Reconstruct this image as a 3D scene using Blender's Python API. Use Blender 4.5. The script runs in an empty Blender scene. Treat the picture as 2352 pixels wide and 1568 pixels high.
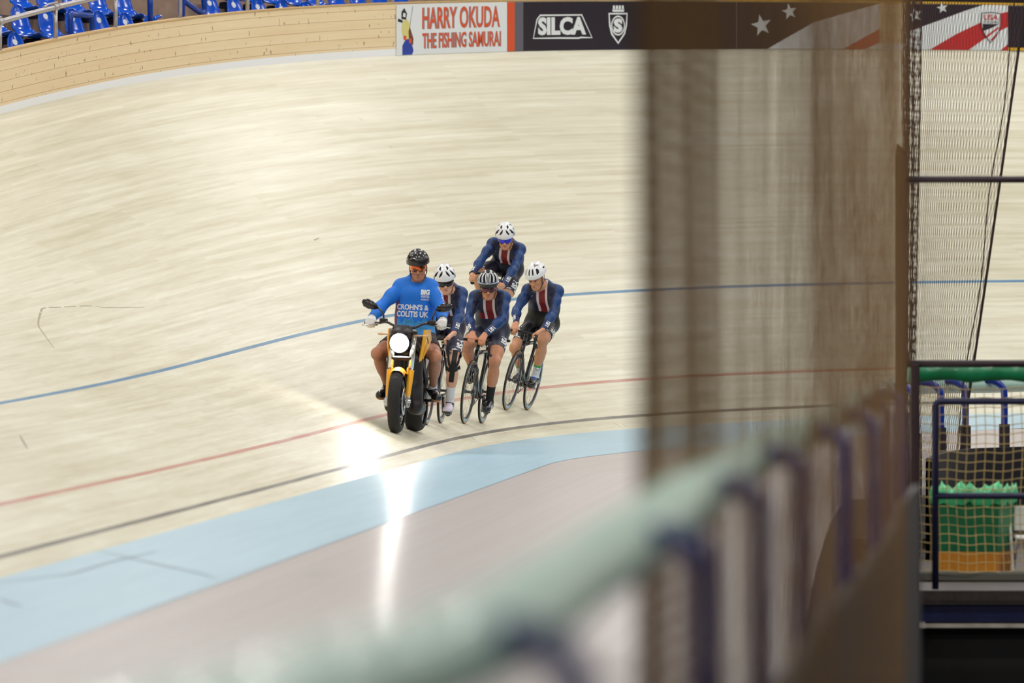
import bpy, math, random
import numpy as np
from mathutils import Vector, Matrix
from mathutils.bvhtree import BVHTree

random.seed(5); RNG = np.random.default_rng(5)
SC = bpy.context.scene
COL = SC.collection
PI = math.pi

# ------------------------------------------------------------------ helpers
def s2l(c):
    c = c / 255.0
    return c / 12.92 if c <= 0.04045 else ((c + 0.055) / 1.055) ** 2.4
def rgb(r, g, b): return (s2l(r), s2l(g), s2l(b), 1.0)

def mat(name, col, rough=0.5, metal=0.0, spec=0.5, coat=0.0, noise=0.0, nscale=30.0, bump=0.0, emit=None, estr=0.0):
    m = bpy.data.materials.new(name); m.use_nodes = True
    nt = m.node_tree; b = nt.nodes['Principled BSDF']
    b.inputs['Base Color'].default_value = col
    b.inputs['Roughness'].default_value = rough
    b.inputs['Metallic'].default_value = metal
    b.inputs['Specular IOR Level'].default_value = spec
    b.inputs['Coat Weight'].default_value = coat
    if emit:
        b.inputs['Emission Color'].default_value = emit
        b.inputs['Emission Strength'].default_value = estr
    if noise > 0 or bump > 0:
        tc = nt.nodes.new('ShaderNodeTexCoord')
        n = nt.nodes.new('ShaderNodeTexNoise'); n.inputs['Scale'].default_value = nscale; n.inputs['Detail'].default_value = 4
        nt.links.new(tc.outputs['Object'], n.inputs['Vector'])
        if noise > 0:
            r = nt.nodes.new('ShaderNodeMapRange')
            r.inputs['From Min'].default_value = 0.3; r.inputs['From Max'].default_value = 0.7
            r.inputs['To Min'].default_value = 1 - noise; r.inputs['To Max'].default_value = 1 + noise
            nt.links.new(n.outputs['Fac'], r.inputs['Value'])
            v = nt.nodes.new('ShaderNodeVectorMath'); v.operation = 'SCALE'
            v.inputs[0].default_value = col[:3]
            nt.links.new(r.outputs['Result'], v.inputs['Scale'])
            nt.links.new(v.outputs['Vector'], b.inputs['Base Color'])
        if bump > 0:
            bp = nt.nodes.new('ShaderNodeBump'); bp.inputs['Strength'].default_value = bump; bp.inputs['Distance'].default_value = 0.003
            nt.links.new(n.outputs['Fac'], bp.inputs['Height']); nt.links.new(bp.outputs['Normal'], b.inputs['Normal'])
    return m

def obj(name, verts, faces, mats, parent=None, mi=None, smooth=False, loc=None):
    me = bpy.data.meshes.new(name)
    if isinstance(verts, np.ndarray): verts = verts.tolist()
    if isinstance(faces, np.ndarray): faces = faces.tolist()
    me.from_pydata(verts, [], faces)
    if not isinstance(mats, (list, tuple)): mats = [mats]
    for m in mats: me.materials.append(m)
    if mi is not None: me.polygons.foreach_set('material_index', np.asarray(mi, dtype=np.int32))
    if smooth is True: me.polygons.foreach_set('use_smooth', np.ones(len(me.polygons), dtype=bool))
    me.update()
    o = bpy.data.objects.new(name, me); COL.objects.link(o)
    if parent is not None: o.parent = parent
    if loc is not None: o.location = loc
    return o
def tag(o, label=None, cat=None, group=None, kind=None):
    if label: o['label'] = label
    if cat: o['category'] = cat
    if group: o['group'] = group
    if kind: o['kind'] = kind
    return o
def struct(o): o['kind'] = 'structure'; return o
def empty(name, M, label=None, cat=None, group=None):
    o = bpy.data.objects.new(name, None); COL.objects.link(o)
    o.empty_display_size = 0.1
    o.matrix_world = M if isinstance(M, Matrix) else Matrix.Translation(M)
    return tag(o, label, cat, group)
def copy_tree(o, parent=None):
    c = o.copy(); COL.objects.link(c)
    if parent is not None: c.parent = parent
    for ch in list(o.children): copy_tree(ch, c)
    return c

class MB:
    """collects shapes into one mesh"""
    def __init__(s): s.v = []; s.f = []; s.m = []; s.k = 0; s.sm = []
    def add(s, v, f, smooth=False):
        n = len(s.v); s.v += [tuple(map(float, p)) for p in v]
        for q in f: s.f.append(tuple(i + n for i in q)); s.m.append(s.k); s.sm.append(smooth)
        return s
    def mat(s, k): s.k = k; return s
    def box(s, c, d, R=None, bev=0.0):
        x, y, z = [q / 2 for q in d]
        if bev > 0:
            b = min(bev, x * .9, y * .9, z * .9); P = []; rings = []
            # rounded box: three inset sections in z with chamfered corners
            def ring(zz, e):
                X = x - e; Y = y - e; bb = b
                return [(X - bb, -Y, zz), (X, -Y + bb, zz), (X, Y - bb, zz), (X - bb, Y, zz), (-X + bb, Y, zz), (-X, Y - bb, zz), (-X, -Y + bb, zz), (-X + bb, -Y, zz)]
            for zz, e in ((-z, b * .8), (-z + b * .8, 0), (z - b * .8, 0), (z, b * .8)): P += ring(zz, e)
            F = [tuple(range(7, -1, -1)), tuple(range(24, 32))]
            for r in range(3):
                for i in range(8): F.append((r * 8 + i, r * 8 + (i + 1) % 8, r * 8 + 8 + (i + 1) % 8, r * 8 + 8 + i))
        else:
            P = [(a * x, bb * y, cc * z) for a in (-1, 1) for bb in (-1, 1) for cc in (-1, 1)]
            F = [(0, 1, 3, 2), (4, 6, 7, 5), (0, 4, 5, 1), (2, 3, 7, 6), (0, 2, 6, 4), (1, 5, 7, 3)]
        P = np.array(P)
        if R is not None: P = P @ np.array(R).T
        return s.add(P + np.array(c), F)
    def tube(s, pts, r, n=10, closed=False, cap=True, squash=None):
        pts = np.array(pts, float); m = len(pts)
        rr = np.full(m, r, float) if np.isscalar(r) else np.array(r, float)
        if closed: tg = np.roll(pts, -1, 0) - np.roll(pts, 1, 0)
        else: tg = np.gradient(pts, axis=0)
        tg /= np.linalg.norm(tg, axis=1)[:, None] + 1e-12
        up = np.array([0, 0, 1.]) if abs(tg[0][2]) < .9 else np.array([0, 1., 0])
        a = np.cross(tg[0], up); a /= np.linalg.norm(a); V = []
        for i in range(m):
            a = a - tg[i] * (a @ tg[i]); a /= np.linalg.norm(a); b = np.cross(tg[i], a)
            for k in range(n):
                t = 2 * PI * k / n
                o = (a * math.cos(t) + b * math.sin(t)) * rr[i]
                if squash is not None:
                    ax = np.array(squash[0], float); o = o + ax * (o @ ax) * (squash[1] - 1)
                V.append(pts[i] + o)
        F = []
        for i in range(m if closed else m - 1):
            j = (i + 1) % m
            for k in range(n): F.append((i * n + k, i * n + (k + 1) % n, j * n + (k + 1) % n, j * n + k))
        s.add(V, F, True)
        if cap and not closed:
            base = len(s.v) - m * n
            s.f.append(tuple(base + k for k in range(n - 1, -1, -1))); s.m.append(s.k); s.sm.append(False)
            s.f.append(tuple(base + (m - 1) * n + k for k in range(n))); s.m.append(s.k); s.sm.append(False)
        return s
    def lathe(s, prof, c, axis, n=32, full=True):
        """prof: (radius, along-axis) pairs revolved about axis through c"""
        ax = np.array(axis, float); ax /= np.linalg.norm(ax)
        up = np.array([0, 0, 1.]) if abs(ax[2]) < .9 else np.array([1., 0, 0])
        a = np.cross(up, ax); a /= np.linalg.norm(a); b = np.cross(ax, a); c = np.array(c, float)
        V = []; m = len(prof)
        for k in range(n):
            t = 2 * PI * k / n
            for (r, h) in prof: V.append(c + ax * h + (a * math.cos(t) + b * math.sin(t)) * r)
        F = []
        for k in range(n):
            j = (k + 1) % n
            for i in range(m - 1): F.append((k * m + i, j * m + i, j * m + i + 1, k * m + i + 1))
        return s.add(V, F, True)
    def ell(s, c, r, R=None, n=16, m=10):
        V = []; F = []
        for i in range(m + 1):
            ph = PI * i / m
            for k in range(n):
                t = 2 * PI * k / n
                V.append((r[0] * math.sin(ph) * math.cos(t), r[1] * math.sin(ph) * math.sin(t), r[2] * math.cos(ph)))
        for i in range(m):
            for k in range(n): F.append((i * n + k, (i + 1) * n + k, (i + 1) * n + (k + 1) % n, i * n + (k + 1) % n))
        V = np.array(V)
        if R is not None: V = V @ np.array(R).T
        return s.add(V + np.array(c), F, True)
    def prism(s, poly, d0, d1, fn):
        """poly in 2-D, fn(u, v, d) -> 3-D; thickness d0..d1"""
        n = len(poly)
        V = [fn(u, v, d0) for u, v in poly] + [fn(u, v, d1) for u, v in poly]
        F = [tuple(range(n - 1, -1, -1)), tuple(range(n, 2 * n))] + [(i, (i + 1) % n, n + (i + 1) % n, n + i) for i in range(n)]
        return s.add(V, F)
    def build(s, name, mats, parent=None, loc=None):
        o = obj(name, s.v, s.f, mats, parent, s.m, loc=loc)
        o.data.polygons.foreach_set('use_smooth', np.array(s.sm, dtype=bool))
        return o

def bez(pts, n=8):
    """Catmull-Rom through points"""
    P = [np.array(p, float) for p in pts]; P = [2 * P[0] - P[1]] + P + [2 * P[-1] - P[-2]]; out = []
    for i in range(1, len(P) - 2):
        for k in range(n):
            t = k / n; a, b, c, d = P[i - 1:i + 3]
            out.append(.5 * (2 * b + (c - a) * t + (2 * a - 5 * b + 4 * c - d) * t * t + (3 * b - a - 3 * c + d) * t ** 3))
    out.append(P[-2]); return np.array(out)

_txt = {}
def text_mesh(st, bold=0.0):
    """flat lettering, cap height about 1, returns verts (x,y) from 0 and triangles"""
    key = (st, bold)
    if key in _txt: return _txt[key]
    cu = bpy.data.curves.new('lettering_source', 'FONT'); cu.body = st; cu.size = 1.0; cu.offset = bold; cu.resolution_u = 3
    o = bpy.data.objects.new('lettering_source', cu)
    me = bpy.data.meshes.new_from_object(o)
    v = np.array([p.co[:2] for p in me.vertices]); f = [tuple(p.vertices) for p in me.polygons]
    bpy.data.objects.remove(o); bpy.data.curves.remove(cu); bpy.data.meshes.remove(me)
    lo = v.min(0); hi = v.max(0); v = (v - lo) / (hi - lo)     # unit box
    _txt[key] = (v, f, (hi - lo)[0] / (hi - lo)[1]); return _txt[key]

# ------------------------------------------------------------------ implicit bodies (surface nets)
class Field:
    def __init__(s, lo, hi, h):
        s.lo = np.array(lo, float); s.h = h
        s.n = np.ceil((np.array(hi) - s.lo) / h).astype(int) + 1
        s.D = np.full(s.n, 9.0, np.float32); s.L = np.zeros(s.n, np.int8); s.M = np.full(s.n, 9.0, np.float32)
        s.ax = [s.lo[i] + h * np.arange(s.n[i]) for i in range(3)]
    def _sl(s, lo, hi, pad):
        a = np.clip(((np.array(lo) - pad - s.lo) / s.h).astype(int), 0, s.n - 1); b = np.clip(((np.array(hi) + pad - s.lo) / s.h).astype(int) + 2, 1, s.n)
        sl = tuple(slice(a[i], b[i]) for i in range(3))
        g = [s.ax[i][sl[i]].astype(np.float32) for i in range(3)]
        return sl, g[0][:, None, None], g[1][None, :, None], g[2][None, None, :]
    def _put(s, sl, d, k, lab, sub):
        D = s.D[sl]
        if sub:
            d = -d
            hh = np.clip(.5 - .5 * (D - d) / k, 0, 1); s.D[sl] = D + (d - D) * hh + k * hh * (1 - hh); return
        hh = np.clip(.5 + .5 * (D - d) / k, 0, 1); s.D[sl] = D + (d - D) * hh - k * hh * (1 - hh)
        M = s.M[sl]; w = d < M; s.L[sl] = np.where(w, lab, s.L[sl]); s.M[sl] = np.where(w, d, M)
    def rc(s, a, b, r1, r2, k=.02, lab=0, sub=False, flat=None):
        a = np.array(a, float); b = np.array(b, float); R = max(r1, r2)
        sl, X, Y, Z = s._sl(np.minimum(a, b) - R, np.maximum(a, b) + R, k + .015)
        ba = b - a; l2 = ba @ ba + 1e-12
        x, y, z = X - a[0], Y - a[1], Z - a[2]
        t = np.clip((x * ba[0] + y * ba[1] + z * ba[2]) / l2, 0, 1)
        x = x - t * ba[0]; y = y - t * ba[1]; z = z - t * ba[2]
        if flat is not None:
            f, q = flat; e = (x * f[0] + y * f[1] + z * f[2]) * (q - 1); x = x + e * f[0]; y = y + e * f[1]; z = z + e * f[2]
        s._put(sl, np.sqrt(x * x + y * y + z * z) - (r1 + (r2 - r1) * t), k, lab, sub)
    def el(s, c, r, R=None, k=.02, lab=0, sub=False):
        c = np.array(c, float); m = max(r); sl, X, Y, Z = s._sl(c - m, c + m, k + .015)
        x, y, z = X - c[0], Y - c[1], Z - c[2]
        if R is not None:
            R = np.array(R)  # columns = local axes
            x, y, z = (R[0, i] * x + R[1, i] * y + R[2, i] * z for i in range(3))
        k0 = np.sqrt((x / r[0]) ** 2 + (y / r[1]) ** 2 + (z / r[2]) ** 2)
        k1 = np.sqrt((x / r[0] ** 2) ** 2 + (y / r[1] ** 2) ** 2 + (z / r[2] ** 2) ** 2) + 1e-9
        s._put(sl, k0 * (k0 - 1) / k1, k, lab, sub)
    def plane(s, p, nrm):
        """keep the side the normal points to"""
        nrm = np.array(nrm, float); nrm /= np.linalg.norm(nrm); p = np.array(p)
        d = -((s.ax[0][:, None, None] - p[0]) * nrm[0] + (s.ax[1][None, :, None] - p[1]) * nrm[1] + (s.ax[2][None, None, :] - p[2]) * nrm[2])
        s.D = np.maximum(s.D, d.astype(np.float32))
    def mesh(s):
        D = s.D; n = s.n; I = D < 0
        c = [I[dx:n[0] - 1 + dx, dy:n[1] - 1 + dy, dz:n[2] - 1 + dz] for dx in (0, 1) for dy in (0, 1) for dz in (0, 1)]
        cnt = sum(q.astype(np.int8) for q in c)
        ix = np.argwhere((cnt > 0) & (cnt < 8)); idx = np.full(n - 1, -1, np.int64); idx[tuple(ix.T)] = np.arange(len(ix))
        cr = np.array([(a, b, d) for a in (0, 1) for b in (0, 1) for d in (0, 1)])
        val = np.stack([D[ix[:, 0] + q[0], ix[:, 1] + q[1], ix[:, 2] + q[2]] for q in cr], 1)
        acc = np.zeros((len(ix), 3)); num = np.zeros(len(ix))
        for i in range(8):
            for j in range(i + 1, 8):
                if np.abs(cr[i] - cr[j]).sum() != 1: continue
                a = val[:, i]; b = val[:, j]; w = (a < 0) != (b < 0)
                t = np.where(w, a / np.where(w, a - b, 1), 0)
                acc += np.where(w[:, None], cr[i] + t[:, None] * (cr[j] - cr[i]), 0); num += w
        V = s.lo + s.h * (ix + acc / num[:, None]); F = []
        for ax in range(3):
            o = [slice(1, -1)] * 3; o2 = [slice(1, -1)] * 3; o[ax] = slice(0, -1); o2[ax] = slice(1, None)
            A = I[tuple(o)]; B = I[tuple(o2)]
            e = np.argwhere(A != B); off = np.array([1, 1, 1]); off[ax] = 0; e = e + off
            u = (ax + 1) % 3; v = (ax + 2) % 3
            def cell(du, dv):
                q = e.copy(); q[:, u] -= du; q[:, v] -= dv; return idx[tuple(q.T)]
            q = np.stack([cell(1, 1), cell(0, 1), cell(0, 0), cell(1, 0)], 1)
            st = I[tuple(e.T)]; q[~st] = q[~st][:, ::-1]; F.append(q)
        F = np.concatenate(F)
        g = np.clip(np.round((V - s.lo) / s.h).astype(int), 0, n - 1)
        return V, F, s.L[tuple(g.T)]
def normals(V, F):
    a = V[F[:, 2]] - V[F[:, 0]]; b = V[F[:, 3]] - V[F[:, 1]]; fn = np.cross(a, b); N = np.zeros_like(V)
    for i in range(4): np.add.at(N, F[:, i], fn)
    return N / (np.linalg.norm(N, axis=1)[:, None] + 1e-12)
def unit(v): v = np.array(v, float); return v / np.linalg.norm(v)
# ------------------------------------------------------------------ camera
CAMZ = 1.439668; PITCH = -0.00590266; FPX = 14565.79
cam = bpy.data.cameras.new('camera'); camo = bpy.data.objects.new('camera', cam); COL.objects.link(camo)
cam.sensor_width = 36; cam.lens = FPX / 2352 * 36; cam.clip_start = 0.5; cam.clip_end = 400
camo.location = (0, 0, CAMZ); camo.rotation_euler = (PI / 2 + PITCH, 0, 0); SC.camera = camo
cam.dof.use_dof = True; cam.dof.focus_distance = 66.0; cam.dof.aperture_fstop = 3.3

# ------------------------------------------------------------------ track geometry: straight, easing into a banked bend
S = np.linspace(-40, 150, 3801); S1, PSI, KAP, LTR, X0 = 57.84998, 0.07546551, 0.04544748, 27.93389, -5.218131
_k = KAP * np.clip((S - S1) / LTR, 0, 1); _ds = S[1] - S[0]; _i0 = int(np.argmin(abs(S)))
HD = PSI + np.concatenate([[0], np.cumsum((_k[1:] + _k[:-1]) / 2 * _ds)]); HD = HD - HD[_i0] + PSI
def _cum(a):
    q = np.concatenate([[0], np.cumsum((a[1:] + a[:-1]) / 2 * _ds)]); return q - q[_i0]
TX = _cum(np.sin(HD)) + X0; TY = _cum(np.cos(HD))
def spl(k, v, s):
    n = len(k); h = np.diff(k); A = np.zeros((n, n)); b = np.zeros(n); A[0, 0] = A[-1, -1] = 1
    for i in range(1, n - 1):
        A[i, i - 1] = h[i - 1]; A[i, i] = 2 * (h[i - 1] + h[i]); A[i, i + 1] = h[i]; b[i] = 6 * ((v[i + 1] - v[i]) / h[i] - (v[i] - v[i - 1]) / h[i - 1])
    m = np.linalg.solve(A, b); s = np.clip(s, k[0], k[-1]); j = np.clip(np.searchsorted(k, s) - 1, 0, n - 2)
    a = k[j + 1] - s; c = s - k[j]; H = h[j]
    return m[j] * a ** 3 / (6 * H) + m[j + 1] * c ** 3 / (6 * H) + (v[j] / H - m[j] * H / 6) * a + (v[j + 1] / H - m[j + 1] * H / 6) * c
BANK = spl(np.array([0, 25, 45, 55, 65, 75, 85, 95, 105.]), np.array([0.2357734, 0.2401317, 0.2634265, 0.319723, 0.4417941, 0.6433682, 0.7696391, 0.8093751, 0.7849679]), S)
KT = np.array([20, 45, 60, 70, 80, 95.])
WID = spl(KT, np.array([7.063805, 7.062617, 7.063115, 7.073755, 7.070478, 7.07729]), S)
WALLH = spl(KT, np.array([0.7633809, 0.7245119, 0.6888826, 0.6673521, 0.6575785, 0.6507096]), S)
def at(arr, s): return float(np.interp(s, S, arr))
def track(s, w, up=0.0):
    """point on the boards: s along the inner edge, w across"""
    h = at(HD, s); b = at(BANK, s); c, sn = math.cos(b) * w, math.sin(b) * w
    return np.array([at(TX, s) - math.cos(h) * c, at(TY, s) + math.sin(h) * c, sn + up])
def wall(s, h, off=0.0):
    """point on the perimeter wall: h above the boards, off towards the infield"""
    p = track(s, at(WID, s)); hd = at(HD, s)
    return np.array([p[0] + math.cos(hd) * off, p[1] - math.sin(hd) * off, p[2] + h])
def flat(s, off, z=0.0):
    h = at(HD, s); return np.array([at(TX, s) + math.cos(h) * off, at(TY, s) - math.sin(h) * off, z])

def set_uv(o, uv):
    l = o.data.uv_layers.new(name='run'); idx = np.empty(len(o.data.loops), np.int32); o.data.loops.foreach_get('vertex_index', idx)
    l.data.foreach_set('uv', np.asarray(uv, np.float32)[idx].ravel())

def N(nt, t, **k):
    n = nt.nodes.new(t)
    for a, b in k.items():
        if hasattr(n, a): setattr(n, a, b)
        else: n.inputs[a].default_value = b
    return n
def boards_material(name, base, dark, rough, lines=(), plank=0.045, length=4.0, seam=0.0, var=0.22, bands=(), coat=0.0):
    """timber strips running along u, painted lines across v"""
    m = bpy.data.materials.new(name); m.use_nodes = True; nt = m.node_tree; L = nt.links.new; b = nt.nodes['Principled BSDF']
    uv = N(nt, 'ShaderNodeUVMap', uv_map='run'); sep = N(nt, 'ShaderNodeSeparateXYZ'); L(uv.outputs[0], sep.inputs[0])
    br = N(nt, 'ShaderNodeTexBrick', offset=0.37, offset_frequency=3)
    for k, v in (('Color1', (.0, .0, .0, 1)), ('Color2', (1, 1, 1, 1)), ('Mortar', (.5, .5, .5, 1)), ('Scale', 1.0), ('Mortar Size', 0.0), ('Brick Width', length), ('Row Height', plank), ('Bias', 0.0)): br.inputs[k].default_value = v
    L(uv.outputs[0], br.inputs['Vector'])
    def noise(sx, sy, sc, det=3):
        mp = N(nt, 'ShaderNodeMapping'); mp.inputs['Scale'].default_value = (sx, sy, 1); L(uv.outputs[0], mp.inputs['Vector'])
        n = N(nt, 'ShaderNodeTexNoise'); n.inputs['Scale'].default_value = sc; n.inputs['Detail'].default_value = det; L(mp.outputs[0], n.inputs['Vector']); return n.outputs['Fac']
    def rng(x, a, bb, c, d):
        r = N(nt, 'ShaderNodeMapRange'); r.clamp = True
        for i, v in enumerate((a, bb, c, d)): r.inputs[i + 1].default_value = v
        L(x, r.inputs[0]); return r.outputs[0]
    def math_(op, x, y):
        q = N(nt, 'ShaderNodeMath', operation=op)
        for i, v in enumerate((x, y)):
            if isinstance(v, (int, float)): q.inputs[i].default_value = v
            else: L(v, q.inputs[i])
        return q.outputs[0]
    f = rng(br.outputs['Color'], 0, 1, -var, var)
    f = math_('ADD', f, rng(noise(.35, 9, 1.0), .3, .7, -.3, .3))
    f = math_('ADD', f, rng(noise(.12, .35, 1.0), .35, .65, -.25, .25))
    f = math_('ADD', f, rng(noise(1.6, 30, 1.0, 5), .3, .7, -.18, .18))
    f = rng(f, -.6, .6, 0, 1)
    mix = N(nt, 'ShaderNodeMix', data_type='RGBA'); mix.inputs[6].default_value = base; mix.inputs[7].default_value = dark; L(f, mix.inputs[0])
    col = mix.outputs[2]
    if seam > 0:
        # joints between wide courses and small knots
        fr = N(nt, 'ShaderNodeMath', operation='FRACT'); L(math_('DIVIDE', sep.outputs[1], plank), fr.inputs[0])
        e = math_('LESS_THAN', fr.outputs[0], seam); mx = N(nt, 'ShaderNodeMix', data_type='RGBA'); L(e, mx.inputs[0]); L(col, mx.inputs[6]); mx.inputs[7].default_value = rgb(170, 125, 75); col = mx.outputs[2]
        kn = rng(noise(19, 9, 1.0, 1), .69, .72, 0, .6); mx = N(nt, 'ShaderNodeMix', data_type='RGBA'); L(kn, mx.inputs[0]); L(col, mx.inputs[6]); mx.inputs[7].default_value = rgb(95, 55, 30); col = mx.outputs[2]
    for (v0, v1, c, wear) in lines:
        e = math_('MULTIPLY', math_('GREATER_THAN', sep.outputs[1], v0), math_('LESS_THAN', sep.outputs[1], v1))
        e = math_('MULTIPLY', e, rng(noise(.8, 25, 1.0, 4), .3, .6, 1 - wear, 1))
        mx = N(nt, 'ShaderNodeMix', data_type='RGBA'); L(e, mx.inputs[0]); L(col, mx.inputs[6]); mx.inputs[7].default_value = c; col = mx.outputs[2]
    L(col, b.inputs['Base Color']); b.inputs['Roughness'].default_value = rough; b.inputs['Coat Weight'].default_value = coat; b.inputs['Coat Roughness'].default_value = 0.2
    return m

M_boards = boards_material('track boards', rgb(234, 230, 210), rgb(200, 191, 162), 0.42,
    lines=((0.2, 0.25, rgb(96, 92, 86), .25), (0.85, 0.9, rgb(190, 120, 105), .45), (2.45, 2.5, rgb(70, 125, 165), .15)))
M_wallboards = boards_material('wall boards', rgb(252, 230, 190), rgb(240, 210, 164), 0.6, plank=0.117, length=2.4, seam=0.035, var=.2,
    lines=((-1, 0.085, rgb(250, 250, 250), .03),))
def floor_paint(name, a, b_, rough, coat=0):
    return boards_material(name, a, b_, rough, plank=0.3, length=3, var=.05, coat=.18)
M_azure = floor_paint('light blue painted band', rgb(166, 204, 222), rgb(152, 190, 212), 0.4)
M_apron = floor_paint('grey safety zone', rgb(190, 182, 180), rgb(170, 160, 160), 0.4)
M_cap = mat('pale timber cap', rgb(214, 178, 120), .5, noise=.1)
M_yellow = mat('yellow trim', rgb(222, 170, 30), .5)

def sheet(name, rows, m, uvs, smooth=True):
    a = len(rows); b = len(rows[0]); V = [p for r in rows for p in r]
    F = [(i * b + j, (i + 1) * b + j, (i + 1) * b + j + 1, i * b + j + 1) for i in range(a - 1) for j in range(b - 1)]
    o = obj(name, V, F, m, smooth=smooth); set_uv(o, [u for r in uvs for u in r]); return o
ss = np.arange(-12, 140.1, 0.6)
ws = np.linspace(0, 1, 9)
o = sheet('floor', [[track(s, w * at(WID, s)) for w in ws] for s in ss], M_boards, [[(s, w * at(WID, s)) for w in ws] for s in ss]); tag(struct(o), 'banked timber track surface with black, red and blue lines')
FLOOR = o
M_skid = mat('rubber skid mark', rgb(168, 158, 138), .6); M_skidd = mat('dark scuff', rgb(132, 146, 160), .5)
TM = [[(56.05, 3.24), (57.2, 3.54), (57.85, 3.7), (59.0, 3.88), (59.5, 3.94), (60.05, 3.9), (61.25, 3.79), (61.7, 3.69), (63.0, 3.54)], [(76.95, 5.96), (77.0, 5.7), (76.9, 5.36)], [(72.8, .68), (72.95, .41), (73.05, .23)], [(45.8, 1.86), (44.65, 1.62)], [(71.5, 3.91), (72.2, 3.97)], [(72.5, 6.1), (72.3, 5.77)], [(71.2, 6.8), (71.05, 6.5)], [(73.2, .16), (73.25, .02)], [(73.5, .16), (73.5, .02)], [(64.7, .14), (65.25, .36), (65.35, .53)], [(67.45, .04), (67.2, .21)]]
GM = [[(-2.65, 32.76), (-2.5, 33.28), (-2.36, 33.82), (-2.26, 35.12), (-2.17, 36.02), (-2.07, 36.91)], [(-2.41, 36.98), (-2.2, 36.09), (-1.94, 35.0), (-1.7, 34.04), (-1.54, 33.17)], [(-2.49, 30.88), (-2.34, 30.21)], [(-1.12, 34.26), (-.99, 34.48)], [(-1.22, 26.98), (-1.14, 26.95)]]
def skid(pts, fn, wd, m, parent):
    P = bez([(a, b, 0) for a, b in pts], 6)[:, :2]; V = []
    for i in range(len(P)):
        d = unit(P[min(i + 1, len(P) - 1)] - P[max(i - 1, 0)]); n_ = np.array([-d[1], d[0]]); w_ = wd * (.4 + .6 * math.sin(PI * (i + .5) / len(P)))
        for sg in (-.5, .5): V.append(fn(*(P[i] + n_ * w_ * sg)))
    obj('skid_mark', V, [(i * 2, i * 2 + 1, i * 2 + 3, i * 2 + 2) for i in range(len(P) - 1)], m, parent)
for l in TM: skid(l, lambda a, b: track(a, b, .0015), .022, M_skid, FLOOR)
AZ = np.array([[-40, 1.24], [57.8, 1.23], [59.6, 1.33], [62.2, 1.66], [66, 2.55], [70, 3.4], [74, 4.03], [75.2, 4.24], [80, 4.6], [100, 4.9], [150, 4.9]])
def azw(s): return float(np.interp(s, AZ[:, 0], AZ[:, 1]))
o = sheet('floor', [[flat(s, azw(s) * t) for t in (1, .5, 0)] for s in ss], M_azure, [[(s, azw(s) * t) for t in (1, .5, 0)] for s in ss]); tag(struct(o), 'light blue band along the inside of the track')
for l in GM: skid(l, lambda a, b: np.array([a, b, .0015]), .03, M_skidd, o)

# rail line: where the padded railing of the infield stands
RL = bez([(-3.2, -4), (-1.6, 2), (-.9, 5.2), (-.55, 7.2), (-.38, 8.2), (-.27, 8.95), (-.162, 9.6), (.003, 11.1), (.16, 13.3), (.81, 22.2), (1.06, 25), (1.6, 31.2), (2.0, 36.5), (2.46, 41.4), (2.83, 43.4), (3.1, 43.95), (3.4, 44.3), (3.65, 44.6), (4.4, 45.2), (5.6, 46), (8, 47), (12, 48)], 12)
_rl = np.concatenate([[0], np.cumsum(np.linalg.norm(np.diff(RL, axis=0), axis=1))])
def rail(q, side=0.0):
    """point and tangent of the rail line at arc length q; side > 0 is towards the infield"""
    p = np.array([np.interp(q, _rl, RL[:, i]) for i in (0, 1)]); p2 = np.array([np.interp(q + .05, _rl, RL[:, i]) for i in (0, 1)]); p1 = np.array([np.interp(q - .05, _rl, RL[:, i]) for i in (0, 1)])
    t = unit(p2 - p1); return p + side * np.array([t[1], -t[0]]), t
KS, KN = 1.3, 0.65              # the infield is laid out in working units below; far group and near fence get their true size once at the end
def rail_at_y(y): return float(np.interp(y, RL[:, 1], _rl))
QE = _rl[-1]; QS = rail_at_y(40.3)   # near fence ends, far fence begins
# apron: flat sheet from the rail line out under the edge of the boards
qs = np.linspace(0, QE, 140); rows = []; uvs = []
for q in qs:
    p, t = rail(q, .24 if abs(q - QS) > 3.2 else -.5); kq = KN + (KS - KN) * float(np.clip((q - QS) / 3, 0, 1)); p = p * kq; o_, _ = rail(q, -11); o_ = o_ * KS; d = np.hypot(TX - p[0], TY - p[1]); i = int(np.argmin(d)); a = flat(S[i], azw(S[i]) - .03); e = a[:2] - unit(p - a[:2]) * 3; rows.append([(e[0], e[1], -.0012), (a[0], a[1], -.0012), (a[0] * .5 + p[0] * .5, a[1] * .5 + p[1] * .5, -.10 if q > QS else -.01), (p[0], p[1], -.24 if q > QS else -.02)]); uvs.append([(q, 8), (q, 5), (q, 2.5), (q, .1)])
pe, _ = rail(QE, .24)
pe = pe * KS; rows.append([(pe[0] + 12, pe[1] + 40, -.0012), (pe[0] + 12, pe[1] + 25, -.0012), (pe[0] + 12, pe[1] + 12, -.10), (pe[0] + 12, pe[1], -.24)]); uvs.append([(QE + 9, 8), (QE + 9, 5), (QE + 9, 2.5), (QE + 9, .1)])
o = sheet('floor', [r[::-1] for r in rows], M_apron, [u[::-1] for u in uvs]); tag(struct(o), 'grey safety zone between the blue band and the padded railing')
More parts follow.
